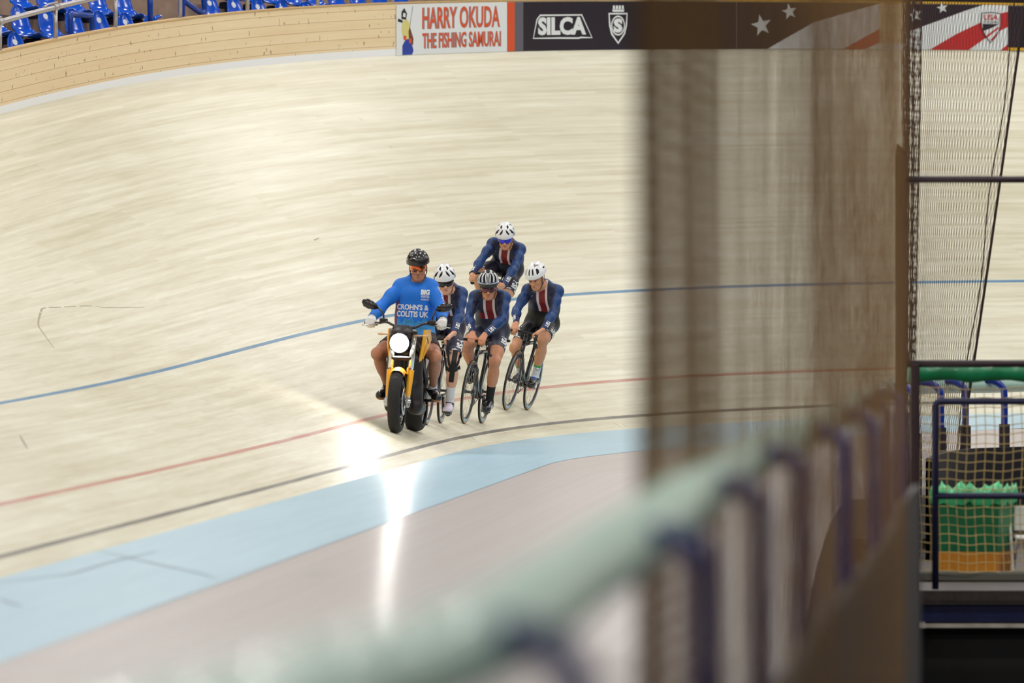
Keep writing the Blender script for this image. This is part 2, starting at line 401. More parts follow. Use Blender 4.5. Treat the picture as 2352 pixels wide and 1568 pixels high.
# perimeter wall, base stripe in its paint, cap
def wallrun(name, s0, s1, prof, m, step=.5):
    sq = np.linspace(s0, s1, int((s1 - s0) / step) + 2); V = []; n = len(prof(s0)); F = []; UV = []
    for s in sq:
        for (h, off) in prof(s): V.append(wall(s, h, off)); UV.append((s, h))
    for i in range(len(sq) - 1):
        for j in range(n): F.append((i * n + j, i * n + (j + 1) % n, (i + 1) * n + (j + 1) % n, (i + 1) * n + j))
    F += [tuple(range(n - 1, -1, -1)), tuple((len(sq) - 1) * n + k for k in range(n))]
    o = obj(name, V, F, m); set_uv(o, UV); return o
tag(struct(wallrun('wall_back', -12, 140, lambda s: [(-.02, 0), (at(WALLH, s), 0), (at(WALLH, s), -.1), (-.02, -.1)], M_wallboards)), 'pale plank wall round the top of the track')
tag(struct(wallrun('trim_1', -12, 85.6, lambda s: [(at(WALLH, s) + .002, .012), (at(WALLH, s) + .02, .012), (at(WALLH, s) + .02, -.112), (at(WALLH, s) + .002, -.112)], M_cap)), 'thin timber cap on the plank wall')
tag(struct(wallrun('trim_2', 85.62, 140, lambda s: [(at(WALLH, s) + .002, .012), (at(WALLH, s) + .028, .012), (at(WALLH, s) + .028, -.112), (at(WALLH, s) + .002, -.112)], M_yellow)), 'yellow cap on the wall above the flag banners')

# ------------------------------------------------------------------ banners on the wall
M_white = mat('white print', rgb(236, 238, 238), .45); M_red = mat('red print', rgb(200, 35, 40), .45); M_orange = mat('orange print', rgb(226, 84, 38), .45)
M_navy = mat('dark navy print', rgb(34, 24, 40), .35, coat=.2); M_grey = mat('grey print', rgb(98, 96, 106), .5); M_blue = mat('blue print', rgb(30, 60, 165), .5)
M_black = mat('black print', rgb(22, 18, 20), .5); M_pyellow = mat('pale yellow print', rgb(226, 214, 130), .5); M_shadow = mat('grey letter edge', rgb(150, 140, 140), .5)
def banner(name, s0, s1, h0, h1, m, label, cat='banner'):
    sq = np.linspace(s0, s1, max(3, int((s1 - s0) / .12))); V = []; n = 4
    for s in sq:
        t = (s - s0) / (s1 - s0); a = h0(s) if callable(h0) else h0; b = h1(s) if callable(h1) else h1
        V += [wall(s, a, .006), wall(s, b, .006), wall(s, b, .014), wall(s, a, .014)]
    F = []
    for i in range(len(sq) - 1):
        for j in range(4): F.append((i * 4 + j, i * 4 + (j + 1) % 4, (i + 1) * 4 + (j + 1) % 4, (i + 1) * 4 + j))
    F += [(3, 2, 1, 0), tuple(4 * (len(sq) - 1) + k for k in range(4))]
    p0 = wall((s0 + s1) / 2, 0, 0.01)
    o = obj(name, np.array(V) - p0, F, m, loc=p0); return tag(o, label, cat)
def on_banner(bn, name, V2, F, m, off=.0155, label=None):
    """flat print: V2 are (s, h) on the wall"""
    p0 = np.array(bn.location); V = [wall(s, h, off) - p0 for s, h in V2]
    o = obj(name, V, F, m, bn)
    if label: o['label'] = label
    return o
def letters(bn, st, s0, s1, h0, h1, m, bold=.02, off=.0158, shear=0, label=None, tilt=0.0, name='lettering'):
    v, f, ar = text_mesh(st, bold); P = [(s0 + (x + shear * y) * (s1 - s0), h0 + y * (h1 - h0) + tilt * x) for x, y in v]
    return on_banner(bn, name, P, f, m, off, label)
top = lambda s: at(WALLH, s) - .012
fish = banner('banner', 79.24, 81.54, -.004, top, M_white, 'white banner with red-orange lettering and a fisherman drawing on the wall')
letters(fish, 'HARRY OKUDA', 79.80, 81.40, .315, .60, M_shadow, .035, .0150); letters(fish, 'HARRY OKUDA', 79.785, 81.385, .32, .60, M_orange, .012)
letters(fish, 'THE FISHING SAMURAI', 79.80, 81.42, .065, .27, M_shadow, .035, .0150); letters(fish, 'THE FISHING SAMURAI', 79.785, 81.405, .07, .27, M_orange, .012)
def pol(cx, cy, pts): return [(79.24 + cx + x, cy + y) for x, y in pts]
for nm, pts, m, of in (('printed_figure', [(.12, 0), (.33, .0), (.36, .05), (.30, .2), (.19, .2), (.12, .12)], M_blue, .0152),
                   ('printed_figure', [(.14, .2), (.25, .2), (.29, .38), (.22, .46), (.13, .43), (.10, .33)], M_pyellow, .0153),
                   ('printed_figure', [(.26, .17), (.35, .12), (.36, .2), (.28, .36), (.25, .3)], mat('brown print', rgb(120, 60, 40), .5), .0154),
                   ('printed_figure', [(.10, .46), (.20, .45), (.22, .53), (.16, .6), (.1, .55)], M_black, .0155),
                   ('printed_figure', [(.13, .49), (.185, .48), (.19, .53), (.14, .54)], M_white, .0156),
                   ('printed_figure', [(.02, .43), (.12, .41), (.13, .44), (.03, .47)], M_black, .0155),
                   ('printed_figure', [(.14, .2), (.2, .18), (.21, .24), (.15, .25)], M_orange, .0156),
                   ('printed_figure', [(.26, .16), (.31, .14), (.32, .2), (.27, .21)], M_orange, .0156),
                   ('printed_figure', [(.26, .3), (.268, .3), (.348, .62), (.34, .62)], M_black, .0154)):
    on_banner(fish, nm, pol(0, 0, pts), [tuple(range(len(pts) - 1, -1, -1))], m, of)
silca = banner('banner', 81.545, 85.80, .0, top, M_navy, 'long dark navy banner with orange end stripe, white logo and shield')
on_banner(silca, 'orange_stripe', [(81.545, .0), (81.69, .0), (81.69, .645), (81.545, .645)], [(3, 2, 1, 0)], M_orange, .0150)
on_banner(silca, 'grey_stripe', [(81.69, .0), (81.86, .0), (81.86, .645), (81.69, .645)], [(3, 2, 1, 0)], M_grey, .0150)
def ring2(bn, outer, inner, m, off=.0156, name='logo'):
    n = len(outer); return on_banner(bn, name, outer + inner, [(i, n + i, n + (i + 1) % n, (i + 1) % n) for i in range(n)], m, off)
A0, A1, B0, B1 = 82.05, 83.20, .155, .475
trap = [(A0, B0), (A0 + .07, B1 - .06), (A0 + .14, B1), (A1 - .20, B1), (A1, B0), (A1 - .22, B0), (A1 - .26, B0 - .01), (A0 + .5, B0 - .005)]
def inset(P, d):
    c = np.mean(P, 0); out = []
    for i in range(len(P)):
        a = np.array(P[i - 1]); b = np.array(P[i]); e = np.array(P[(i + 1) % len(P)])
        n1 = unit(np.array([b[1] - a[1], a[0] - b[0]])); n2 = unit(np.array([e[1] - b[1], b[0] - e[0]])); n = unit(n1 + n2)
        if n @ (c - b) < 0: n = -n
        out.append(tuple(b + n * d))
    return out
ring2(silca, trap, inset(trap, .022), M_white)
letters(silca, 'SILCA', A0 + .10, A1 - .12, B0 + .045, B1 - .035, M_white, .05)
C0, C1 = 83.50, 83.86; cm = (C0 + C1) / 2
sh = [(C0, .49), (C1, .49), (C1 - .01, .32), (C1 - .05, .2), (cm, .07), (C0 + .05, .2), (C0 + .01, .32)]
ring2(silca, sh, inset(sh, .03), M_white)
el = [(cm + .13 * math.cos(t), .32 + .135 * math.sin(t)) for t in np.linspace(0, 2 * PI, 28, endpoint=False)]; ring2(silca, el, [(cm + (x - cm) * .84, .32 + (y - .32) * .84) for x, y in el], M_white)
letters(silca, 'S', cm - .085, cm + .085, .225, .415, M_white, .06)
for i in range(4): on_banner(silca, 'logo', [(C0 + .08 + i * .055, .54), (C0 + .125 + i * .055, .54), (C0 + .12 + i * .055, .59), (C0 + .085 + i * .055, .59)], [(3, 2, 1, 0)], M_white)
on_banner(silca, 'logo', [(C0 + .08, .505), (C0 + .29, .505), (C0 + .30, .535), (C0 + .07, .535)], [(3, 2, 1, 0)], M_white)
def star(cx, cy, r, rot=.2):
    P = []
    for i in range(10):
        a = PI / 2 + rot + i * PI / 5; q = r if i % 2 == 0 else r * .42; P.append((cx + q * math.cos(a) * 1.15, cy + q * math.sin(a)))
    return P
def flag(s0, s1, label, navy, red, stars, shield):
    W = s1 - s0; b = banner('banner', s0, s1, .0, top, M_white, label)
    def half(P, x, keep_right):
        out = []
        for i in range(len(P)):
            a, c = P[i - 1], P[i]; ia = (a[0] >= x) == keep_right or a[0] == x; ic = (c[0] >= x) == keep_right or c[0] == x
            if ia != ic: t = (x - a[0]) / (c[0] - a[0]); out.append((x, a[1] + (c[1] - a[1]) * t))
            if ic: out.append(c)
        return out
    def pp(pts, m, off):
        # the print follows the curve of the wall: cut into narrow upright strips
        P = [(s0 + x * W, y * .645) for x, y in pts]; V = []; F = []; e = np.arange(s0, s1 + .15, .15)
        for x0, x1 in zip(e[:-1], e[1:]):
            q = half(half(P, x0, True), x1, False) if len(half(P, x0, True)) > 2 else []
            if len(q) > 2: F.append(tuple(range(len(V) + len(q) - 1, len(V) - 1, -1))); V += q
        return on_banner(b, 'flag_print', V, F, m, off)
    pp(navy, M_navy, .0150)
    for r_ in red: pp(r_, M_red, .0150)
    for cx, cy, r in stars:
        P = star(s0 + cx * W, cy * .645, r); on_banner(b, 'star', P + [(s0 + cx * W, cy * .645)], [((i + 1) % 10, i, 10) for i in range(10)], M_white, .0185)
    if shield:
        sx = s0 + .83 * W; k = .19 * W
        P = [(sx - k / 2, .53), (sx, .545), (sx + k / 2, .53), (sx + k / 2, .33), (sx + k * .3, .2), (sx, .10), (sx - k * .3, .2), (sx - k / 2, .33)]
        on_banner(b, 'shield', P, [tuple(range(7, -1, -1))], M_white, .0265); ring2(b, P, inset(P, .014), M_navy, .0275, 'shield_border')
        letters(b, 'USA', sx - k * .38, sx + k * .38, .43, .51, M_red, .03, .0280); letters(b, 'CYCLING', sx - k * .38, sx + k * .38, .385, .42, M_navy, .02, .0280)
        on_banner(b, 'shield_print', [(sx - k * .43, .375), (sx + k * .42, .375), (sx + .02, .32), (sx - k * .40, .27)], [(3, 2, 1, 0)], M_navy, .0272)
        for q in range(2): on_banner(b, 'shield_print', [(sx - k * .27 + q * .075, .20 - q * .055), (sx + k * .42, .345 - q * .06), (sx + k * .40, .31 - q * .06), (sx - k * .2 + q * .08, .175 - q * .05)], [(3, 2, 1, 0)], M_red, .0272)
    return b
flag(85.805, 88.2, 'stars and stripes flag banner seen through the near net', [(0, 0), (0, 1), (1, 1), (.55, .58), (.22, 0)], [[(.75, 0), (1, .45), (1, .15), (.9, 0)]], [(.175, .50, .155), (.375, .80, .115)], False)
flag(88.62, 90.235, 'stars and stripes flag banner with shield behind the hanging far net', [(0, 1), (.76, 1), (.58, .86), (.35, .66), (.05, .41), (0, .37)], [[(.24, 0), (.5, .35), (.745, .62), (.9, .80), (1, .86), (1, .52), (.78, .26), (.62, 0)], [(.93, 0), (1, .14), (1, 0)]], [(.09, .76, .112), (.36, .92, .08)], True)
blk = banner('banner', 90.24, 94.5, .0, top, M_navy, 'plain dark navy banner with yellow lower edge at the right picture edge')
on_banner(blk, 'yellow_edge', [(90.24, 0), (94.5, 0), (94.5, .04), (90.24, .04)], [(3, 2, 1, 0)], M_yellow, .0152)

# ------------------------------------------------------------------ stands, seats, handrail
M_conc = mat('stand concrete', rgb(150, 128, 112), .8, noise=.18, nscale=5, bump=.3); M_dark = mat('dark rear wall board', rgb(36, 28, 30), .8)  # dark board: one even brown-black colour for the rear hall walls
M_seat = mat('glossy blue plastic', rgb(0, 84, 204), .12, spec=.35); M_seatb = mat('seat bracket steel', rgb(30, 34, 60), .45, metal=.6)
M_rail = mat('galvanised steel', rgb(190, 184, 184), .4, metal=.7, noise=.08); M_brail = mat('blue painted steel', rgb(0, 62, 160), .3)
def upx(u, v, d):
    x = (u - 1176) / FPX * d; z = CAMZ + ((784 - v) / FPX + PITCH) * d; return np.array([x, d, z])
ROW = np.array([.2795, .5]); ROWU = ROW / np.linalg.norm(ROW); PITCHS = float(np.linalg.norm(ROW)); NRM = np.array([ROWU[1], -ROWU[0]])
R2 = upx(47, 84, 73.3) - np.array([NRM[0], NRM[1], 0]) * .15      # pan front height reference of the middle row
def row_base(k): 
    p = R2[:2] - NRM * (.78 * k if k >= 0 else -.68); return np.array([p[0], p[1], R2[2] + .375 * k])
# stepped concrete, one mesh
mb = MB()
for k in range(-1, 7):
    e1 = {-1: -1.9, 0: 2.75}.get(k, 34); z1 = row_base(k)[2] - .42; n0 = -.78 * k + .56; n1 = n0 - (.78 if k < 6 else 2.5)
    def sp(e, n_, z):
        q = R2[:2] + ROWU * e + NRM * n_; return (q[0], q[1], z)
    mb.add([sp(e, n_, z) for e in (-14, e1) for n_ in (n0, n1) for z in (z1 - 1.6, z1)], [(0, 1, 3, 2), (4, 6, 7, 5), (0, 4, 5, 1), (2, 3, 7, 6), (0, 2, 6, 4), (1, 5, 7, 3)])
o = mb.build('floor', M_conc); tag(struct(o), 'stepped concrete stand behind the plank wall')
def seat_proto():
    M = Matrix(((NRM[0], ROWU[0] * 1, 0, 0), (NRM[1], ROWU[1], 0, 0), (0, 0, 1, 0), (0, 0, 0, 1)))   # local x = facing
    root = empty('stadium_seat', M)
    pr = bez([(.40, -.02), (.37, .015), (.2, -.005), (.06, .02), (-.01, .09), (-.045, .2), (-.075, .33), (-.085, .385)], 5)
    m = len(pr); V = []; nx = 11
    L = np.concatenate([[0], np.cumsum(np.linalg.norm(np.diff(pr, axis=0), axis=1))]); L /= L[-1]
    for side in (0, 1):
        for i in range(m):
            t = L[i]; hw = np.interp(t, [0, .05, .45, .6, .75, .9, .97, 1], [.2, .215, .215, .2, .19, .15, .09, .03])
            tg = pr[min(i + 1, m - 1)] - pr[max(i - 1, 0)]; nn = np.array([tg[1], -tg[0]]); nn = nn / np.linalg.norm(nn) * (.012 if side else 0)
            for j in range(nx):
                a = -1 + 2 * j / (nx - 1); dish = .03 * a * a
                V.append((pr[i][0] - nn[0] * 1 + (dish * .6 if t > .5 else 0), a * hw, pr[i][1] - nn[1] + (dish if t < .6 else 0)))
    F = []; h = m * nx
    for i in range(m - 1):
        for j in range(nx - 1):
            a = i * nx + j; F.append((a, a + 1, a + nx + 1, a + nx)); F.append((h + a, h + a + nx, h + a + nx + 1, h + a + 1))
    for i in range(m - 1):
        for j in (0, nx - 1):
            a = i * nx + j; q = (a, a + nx, h + a + nx, h + a); F.append(q if j == 0 else q[::-1])
    for j in range(nx - 1):
        for i in (0, m - 1):
            a = i * nx + j; q = (a, h + a, h + a + 1, a + 1); F.append(q if i == 0 else q[::-1])
    obj('seat_shell', V, F, M_seat, root, smooth=True)
    mb = MB(); P = []
    for t in np.linspace(0, 2 * PI, 20, endpoint=False): P.append((.047 * math.cos(t), .27 + .034 * math.sin(t)))
    mb.prism(P, .0, .006, lambda u, v, d: (-.058 - (v - .2) * .22 + .012 + d, u, v)); mb.build('number_plate', M_white, root)
    mb = MB(); mb.box((.12, 0, -.06), (.26, .1, .09), bev=.02); mb.tube([(.1, 0, -.08), (.02, 0, -.28), (.0, 0, -.42)], .025); mb.build('bracket', M_seatb, root)
    return root
SEAT = None
def put_seat(k, i, label, grp):
    global SEAT
    if SEAT is None: SEAT = seat_proto(); c = SEAT
    else: c = copy_tree(SEAT)
    b = row_base(k); q = b[:2] + ROW * (i + .47)
    M = c.matrix_world.copy() if False else Matrix(((NRM[0], ROWU[0], 0, q[0]), (NRM[1], ROWU[1], 0, q[1]), (0, 0, 1, b[2]), (0, 0, 0, 1)))
    c.matrix_world = M; tag(c, label, 'seat', grp)
G2 = 'blue seats of the middle visible row'; G1 = 'blue seats of the upper row left of the aisle'; G1b = 'blue seats of the row above the plank wall right of the aisle'; G3 = 'blue seats low behind the wall at far left'
ordw = ['first', 'second', 'third', 'fourth', 'fifth', 'sixth', 'seventh', 'eighth', 'ninth', 'tenth', 'eleventh', 'twelfth']
for j, i in enumerate(range(-1, 6)): put_seat(0, i, 'glossy blue stadium seat, %s from the left in the middle row behind the steel handrail' % ordw[j], G2)
for j in range(5): put_seat(1, 1.95 + j, 'glossy blue stadium seat, %s from the left in the upper row left of the aisle' % ordw[j], G1)
for j in range(9): put_seat(1, 9.5 + j, 'glossy blue stadium seat, %s from the aisle in the row just above the plank wall' % ordw[j], G1b)
for j, i in enumerate((-2.8, -1.9)): put_seat(-1, i, 'blue stadium seat with only its back showing, %s from the left in the lowest row' % ordw[j], G3)
for j in range(9): put_seat(2, 12 + j, 'blue stadium seat mostly above the picture, %s from the aisle in the second row up' % ordw[j], 'blue seats of the second row up right of the aisle')
# steel handrail on the wall
hr = empty('handrail', Vector(wall(72, at(WALLH, 72), -.05)), 'grey steel tube handrail with short posts on top of the plank wall', 'handrail'); h0 = np.array(hr.location)
PS = [69.25, 70.9, 72.57, 74.26, 75.93, 77.58, 79.24, 80.9]
def hrp(s): return wall(s, at(WALLH, s) + .33 + .022 * (s - 69), -.05) - h0
mb = MB(); mb.tube([hrp(s) for s in np.linspace(67.5, 82, 60)], .031, 10); mb.build('top_tube', M_rail, hr)
for s in PS:
    mb = MB(); a = wall(s, at(WALLH, s) - .0, -.05) - h0; mb.tube([a, hrp(s)], .026, 8); mb.tube([a, a + np.array([0, 0, .02])], .05, 8); mb.build('post', M_rail, hr)
    mb = MB(); p = hrp(s - .06); p2 = hrp(s + .06); mb.tube([p, p2], .041, 10); mb.tube([hrp(s - .32) + [0, 0, .035], hrp(s - .2) + [0, 0, .055], hrp(s + .05) + [0, 0, .05]], .012, 6); mb.build('clamp', M_rail, hr)
# blue aisle rails
for (pts, lab) in (([(162, 95, 72.9), (163, 38, 72.9), (172, 34, 73.0), (200, 36, 73.2), (211, 42, 73.3), (212, 100, 73.3)], 'blue bent tube stair rail standing among the middle row seats'),
                   ([(347, 75, 75.0), (345, 10, 75.0), (344, -25, 75.0)], 'single blue post of the aisle rail beside the concrete steps'),
                   ([(418, 60, 76.0), (419, 0, 76.0), (416, -3, 76.0), (466, 30, 76.4), (467, -12, 76.4)], 'blue slanting aisle rail in front of the seats right of the steps')):
    P = np.array([upx(*p) for p in pts]); c = P[0].copy(); mb = MB(); Q = P - c; mb.tube(bez(Q, 6) if len(Q) > 4 else Q, .034, 8); o = mb.build('stair_rail', M_brail, loc=c); tag(o, lab, 'rail')
# rear hall wall, far behind
mb = MB(); a = R2[:2] + ROWU * -20 - NRM * 9; b = R2[:2] + ROWU * 45 - NRM * 9
V = [(a[0], a[1], -2), (b[0], b[1], -2), (b[0], b[1], 14), (a[0], a[1], 14)]; o = obj('wall_rear', V, [(0, 1, 2, 3)], M_dark); tag(struct(o), 'dark rear wall of the hall')
V = [(b[0], b[1], -2), (45, 125, -2), (70, 80, -2), (b[0], b[1], 14), (45, 125, 14), (70, 80, 14)]; o = obj('wall_rear', V, [(0, 1, 4, 3), (1, 2, 5, 4)], M_dark); tag(struct(o), 'dark rear wall beyond the bend')
_before = set(bpy.data.objects.keys())
M_inf = mat('dark infield floor', rgb(40, 34, 34), .7, noise=.25, nscale=2)
o = obj('floor', [(-6, -14, -1.2), (40, -14, -1.2), (40, 50, -1.2), (-6, 50, -1.2)], [(0, 1, 2, 3)], M_inf); tag(struct(o), 'dark lower floor of the infield')

# ------------------------------------------------------------------ padded railing of the infield
M_pad = mat('pale green pad vinyl', rgb(206, 248, 230), .4, spec=.6, coat=.3, noise=.08, nscale=6)
M_padd = mat('deep green pad vinyl', rgb(0, 122, 76), .4, coat=.2, noise=.2, nscale=9)
M_post = mat('dark blue painted post', rgb(0, 48, 150), .3, coat=.2); M_board = mat('navy infield board', rgb(16, 14, 28), .6, noise=.2, nscale=4)
M_tube = mat('dark gate steel', rgb(50, 34, 40), .45, noise=.15); M_tubeb = mat('dark blue gate steel', rgb(30, 32, 70), .45, noise=.1)
M_tip = mat('pale plastic', rgb(225, 222, 215), .5)
ZP = CAMZ - .575
_near = []
def fence(y_ref, q0, q1, posts, label, name, board_top, near):
    p0, _ = rail(rail_at_y(y_ref)); rr = empty(name, Vector((p0[0], p0[1], 0)), label, 'railing'); o0 = np.array([p0[0], p0[1], 0]); k_ = np.linspace(q0, q1, int((q1 - q0) / .25) + 12)
    mb = MB(); mb.tube([np.array([*rail(q)[0], ZP + .02]) - o0 for q in k_], [np.interp(rail(q)[0][1], [10, 24, 36], [.085, .08, .062]) + .003 * math.sin(q * 2.1) + .002 * math.sin(q * 5.3) for q in k_], 14); mb.build('pad', M_pad, rr)
    V = []; F = []
    for q in k_:
        for (sd, z) in ((.215, -1.2), (.215, board_top), (.255, board_top), (.255, -1.2)):
            p, t = rail(q, sd + (0 if near else .06)); V.append(np.array([p[0], p[1], z]) - o0)
    for i in range(len(k_) - 1):
        for k in range(4): F.append((i * 4 + k, i * 4 + (k + 1) % 4, (i + 1) * 4 + (k + 1) % 4, (i + 1) * 4 + k))
    mb = MB(); mb.add(V, F); mb.build('board_panel', M_board, rr)
    for q in posts:
        p, t = rail(q); n = np.array([1.0, -.05]); P = lambda a, z: np.array([p[0] + n[0] * a, p[1] + n[1] * a, z]) - o0
        mb = MB(); mb.tube(bez([P(.005, ZP - .0), P(.04, ZP + .035), P(.12, ZP + .04), P(.19, ZP - .01), P(.2, ZP - .12), P(.2, ZP - .3)], 6), .032 if near else .024, 12); mb.mat(0 if near else 1).box(P(.2, .03), (.07, .07, 1.15)); mb.build('post', [M_post, M_postd], rr)
    return rr
M_postd = mat('dark post base', rgb(40, 30, 44), .5)
_near.append(fence(24, rail_at_y(3.0), QS, [rail_at_y(y) for y in (6.5, 10.15, 14.5, 18.5, 22.5, 26.5, 30.5, 34.5, 38)], 'near infield railing with blurred pale green padded tube on hooked blue posts', 'safety_railing', .29, True))
fence(44, QS + .3, QE - 2.5, [min(np.linspace(rail_at_y(40), QE - 2, 2000), key=lambda q, x=x: abs(1176 + FPX * (rail(q)[0][0] + .2) / rail(q)[0][1] - x)) for x in (2104, 2161, 2217, 2307, 2420)], 'far infield railing with green padded tube on blue hooked posts behind the gate', 'safety_railing', .45, False)

# ------------------------------------------------------------------ nets
M_net = mat('olive brown netting', rgb(156, 118, 70), .8); M_netd = mat('dark brown netting', rgb(80, 56, 42), .8); M_cord = mat('tan square netting cord', rgb(206, 180, 116), .8); M_rope = mat('dark edge rope', rgb(46, 30, 26), .8)
def threads(P, r, close=False):
    """P: (n, m, 3) polylines -> thin three-sided threads"""
    n, m, _ = P.shape; T = np.gradient(P, axis=1); T /= np.linalg.norm(T, axis=2, keepdims=True) + 1e-9
    up = np.array([.3, .2, .93]); A = np.cross(T, up); A /= np.linalg.norm(A, axis=2, keepdims=True) + 1e-9; B = np.cross(T, A)
    R = np.stack([P + r * (A * math.cos(a) + B * math.sin(a)) for a in (0, 2 * PI / 3, 4 * PI / 3)], 2)
    V = R.reshape(-1, 3); idx = np.arange(n * m * 3).reshape(n, m, 3)
    F = np.concatenate([np.stack([idx[:, :-1, k], idx[:, :-1, (k + 1) % 3], idx[:, 1:, (k + 1) % 3], idx[:, 1:, k]], 2).reshape(-1, 4) for k in range(3)])
    return V, F
def diamond(fn, us, z0, z1, cell, gap):
    """strands at parameters us; fn(u, z) -> xyz arrays; neighbours touch on alternate rows"""
    zs = np.arange(z0, z1, cell); n = len(us); m = len(zs); U = np.array(us)[:, None] + 0 * zs[None]
    sg = np.where((np.arange(n)[:, None] + np.arange(m)[None]) % 2 == 0, 1, -1) * gap * .5
    return fn(U + sg, np.broadcast_to(zs[None], (n, m)))
def near_fn(u, z):
    y = 16.3 + u; g = np.clip((u - 5) / 5, 0, 1)
    x = .33 + .0958 * (y - 16.5) + (.009 + .022 * g) * np.sin(u * 4.3 + .4 * np.sin(z * 1.7)) + (.0028 + .014 * g) * np.sin(u * 13.1 + z * .5) + .012 * np.sin(z * 1.1 + u * .6)
    return np.stack([x, y + .02 * np.sin(z * 3), z], -1)
us = []; u = 0.0
while u < 19.4:
    us.append(u); u += .0125 if u < 3.4 else (.036 if u < 8.8 else .019)
us = np.array(us); nn = empty('safety_net', Vector((.9, 22, -.4)), 'big blurred olive brown net hanging along the railing in the foreground', 'net'); _near.append(nn); o1 = np.array([.9, 22, -.4])
V, F = threads(diamond(near_fn, us, -.4, 3.9, .06, .011), .00085); obj('mesh_panel', V - o1, F, M_net, nn)
u2 = np.arange(12.3, 32.8, .06)
def near_fn2(u, z):
    x = np.interp(u, RL[:, 1], RL[:, 0]) + .30 + .022 * np.sin(u * 3.7 + z * .4) + .012 * np.sin(u * 11 + 1.3 * z); return np.stack([x, u + .02 * np.sin(z * 3), z], -1)
V, F = threads(diamond(near_fn2, u2, -1.1, 3.9, .085, .03), .0010); obj('mesh_panel', V - o1, F, M_net, nn)
mb = MB(); mb.tube([near_fn(np.array(.0), np.array(z)) - o1 for z in np.linspace(-.4, 3.9, 40)], .006, 6); mb.build('edge_rope', M_rope, nn)
mb = MB(); mb.tube([near_fn(np.array(q), np.array(3.9)) - o1 for q in np.linspace(0, 19.4, 160)], .008, 6); mb.build('hanging_cord', M_rope, nn)

def far_fn(u, z):
    # u 0..1 from the folds behind the gate post to the free edge; slants inward below
    t = (z + .35) / 4.0
    y = 41.5 + 1.8 * u; x0 = 2.56 + .0 * z; x1 = 3.0 + .145 * z; u_ = np.clip(u, 0, 1)
    w = np.clip((u_ - .0), 0, 1) ** 1.55
    x = x0 + (x1 - x0) * w
    fold = np.exp(-((u_ - .12) / .16) ** 2)
    return np.stack([x + .02 * fold * np.sin(u * 60 + z * .8), y + .10 * fold * np.cos(u * 47 + z) + .05 * np.sin(u * 9 + z * 1.3), z], -1)
o2 = np.array([2.8, 42.4, -.3]); fn_ = empty('safety_net', Vector(o2), 'sharper brown net with dark edge rope hanging beside the gate post', 'net')
us = np.linspace(0, 1, 96); V, F = threads(diamond(far_fn, us, -.2, 3.9, .085, .0075), .0016); obj('mesh_panel', V - o2, F, M_netd, fn_)
us = np.linspace(-.02, .30, 84); V, F = threads(diamond(lambda u, z: far_fn(u, z) + np.array([.02, .15, 0]), us, -.2, 3.9, .08, .006), .0018); obj('folded_mesh', V - o2, F, M_netd, fn_)
mb = MB(); mb.tube([far_fn(np.array(1.0), np.array(z)) - o2 for z in np.linspace(-.1, 3.9, 50)], .009, 6); mb.build('edge_rope', M_rope, fn_)
mb = MB(); mb.tube([far_fn(np.array(.95), np.array(z)) + np.array([.012 * math.sin(z * 5), 0, 0]) - o2 for z in np.linspace(-.1, 3.9, 90)], .0045, 5); mb.build('loose_cord', M_rope, fn_)

# ------------------------------------------------------------------ gate, its pad and netting
GD = 36.0; gx = lambda x, d=GD: (x - 1176) / FPX * d
def gz(y, d=GD): return CAMZ + ((784 - y) / FPX + PITCH) * d
gt = empty('steel_gate', Vector((gx(2070), GD, -.95)), 'dark steel gate frame with rails and tall post at the right edge', 'gate'); o3 = np.array([gx(2070), GD, -.95])
def gtube(name, pts, r, m, n=10):
    mb = MB(); mb.tube([np.array([gx(x), d, gz(y)]) - o3 for x, y, d in pts], r, n); return mb.build(name, m, gt)
mb = MB(); mb.box(np.array([gx(2070), GD, (gz(352) - .95) / 2]) - o3, (.062, .062, gz(352) + .95), bev=.008); mb.add([np.array([gx(x), GD + dy, gz(y)]) - o3 for dy in (-.03, .03) for x, y in ((2058, 352), (2082, 352), (2082, 372), (2062, 330))], [(0, 1, 2, 3), (7, 6, 5, 4), (0, 4, 5, 1), (1, 5, 6, 2), (2, 6, 7, 3), (3, 7, 4, 0)]); mb.build('tall_post', M_tube, gt)
XE = 2600
gtube('top_rail', [(2070, 412, GD), (XE, 412, GD)], .02, M_tube); gtube('upper_rail', [(2070, 835, GD), (XE, 835, GD)], .022, M_tube)
mb = MB(); mb.box(np.array([gx(2102), GD, (gz(835) - .95) / 2]) - o3, (.05, .05, gz(835) + .95), bev=.006); mb.build('short_post', M_tube, gt)
fr = gtube('inner_frame', [(2147, 1352, GD - .06), (2147, 930, GD - .06), (2152, 923, GD - .06), (2160, 921, GD - .06), (XE, 921, GD - .06)], .019, M_tubeb); gtube('middle_rail', [(2147, 1138, GD - .06), (XE, 1138, GD - .06)], .019, M_tubeb)
mb = MB(); mb.box(np.array([gx(2340), GD + .05, gz(1325)]) - o3, (gx(XE) - gx(2100), .07, .06), bev=.015); mb.build('base_beam', mat('grey green beam', rgb(96, 94, 84), .5), gt)
gtube('thin_tube', [(2103, 1365, GD - .1), (2103, 1530, GD - .1)], .011, M_tubeb)
mb = MB(); mb.box(np.array([gx(2090), GD - .1, gz(1537)]) - o3, (.07, .09, .03), bev=.01); mb.build('foot', M_tip, gt)
gp = MB(); c3 = np.array([gx(2220), GD + .35, gz(857, GD + .35)]); xs = np.linspace(gx(2086, GD + .35), gx(XE, GD + .35), 40)
gp.tube([np.array([x, GD + .35, c3[2] + .004 * math.sin(x * 21)]) - c3 for x in xs], [.047 + .004 * math.sin(x * 17) + .003 * math.sin(x * 39) for x in xs], 14, squash=((0, 1, 0), .7)); o = gp.build('rail_pad', M_padd, loc=c3); tag(o, 'deep green padded rail behind the gate top bar', 'pad')
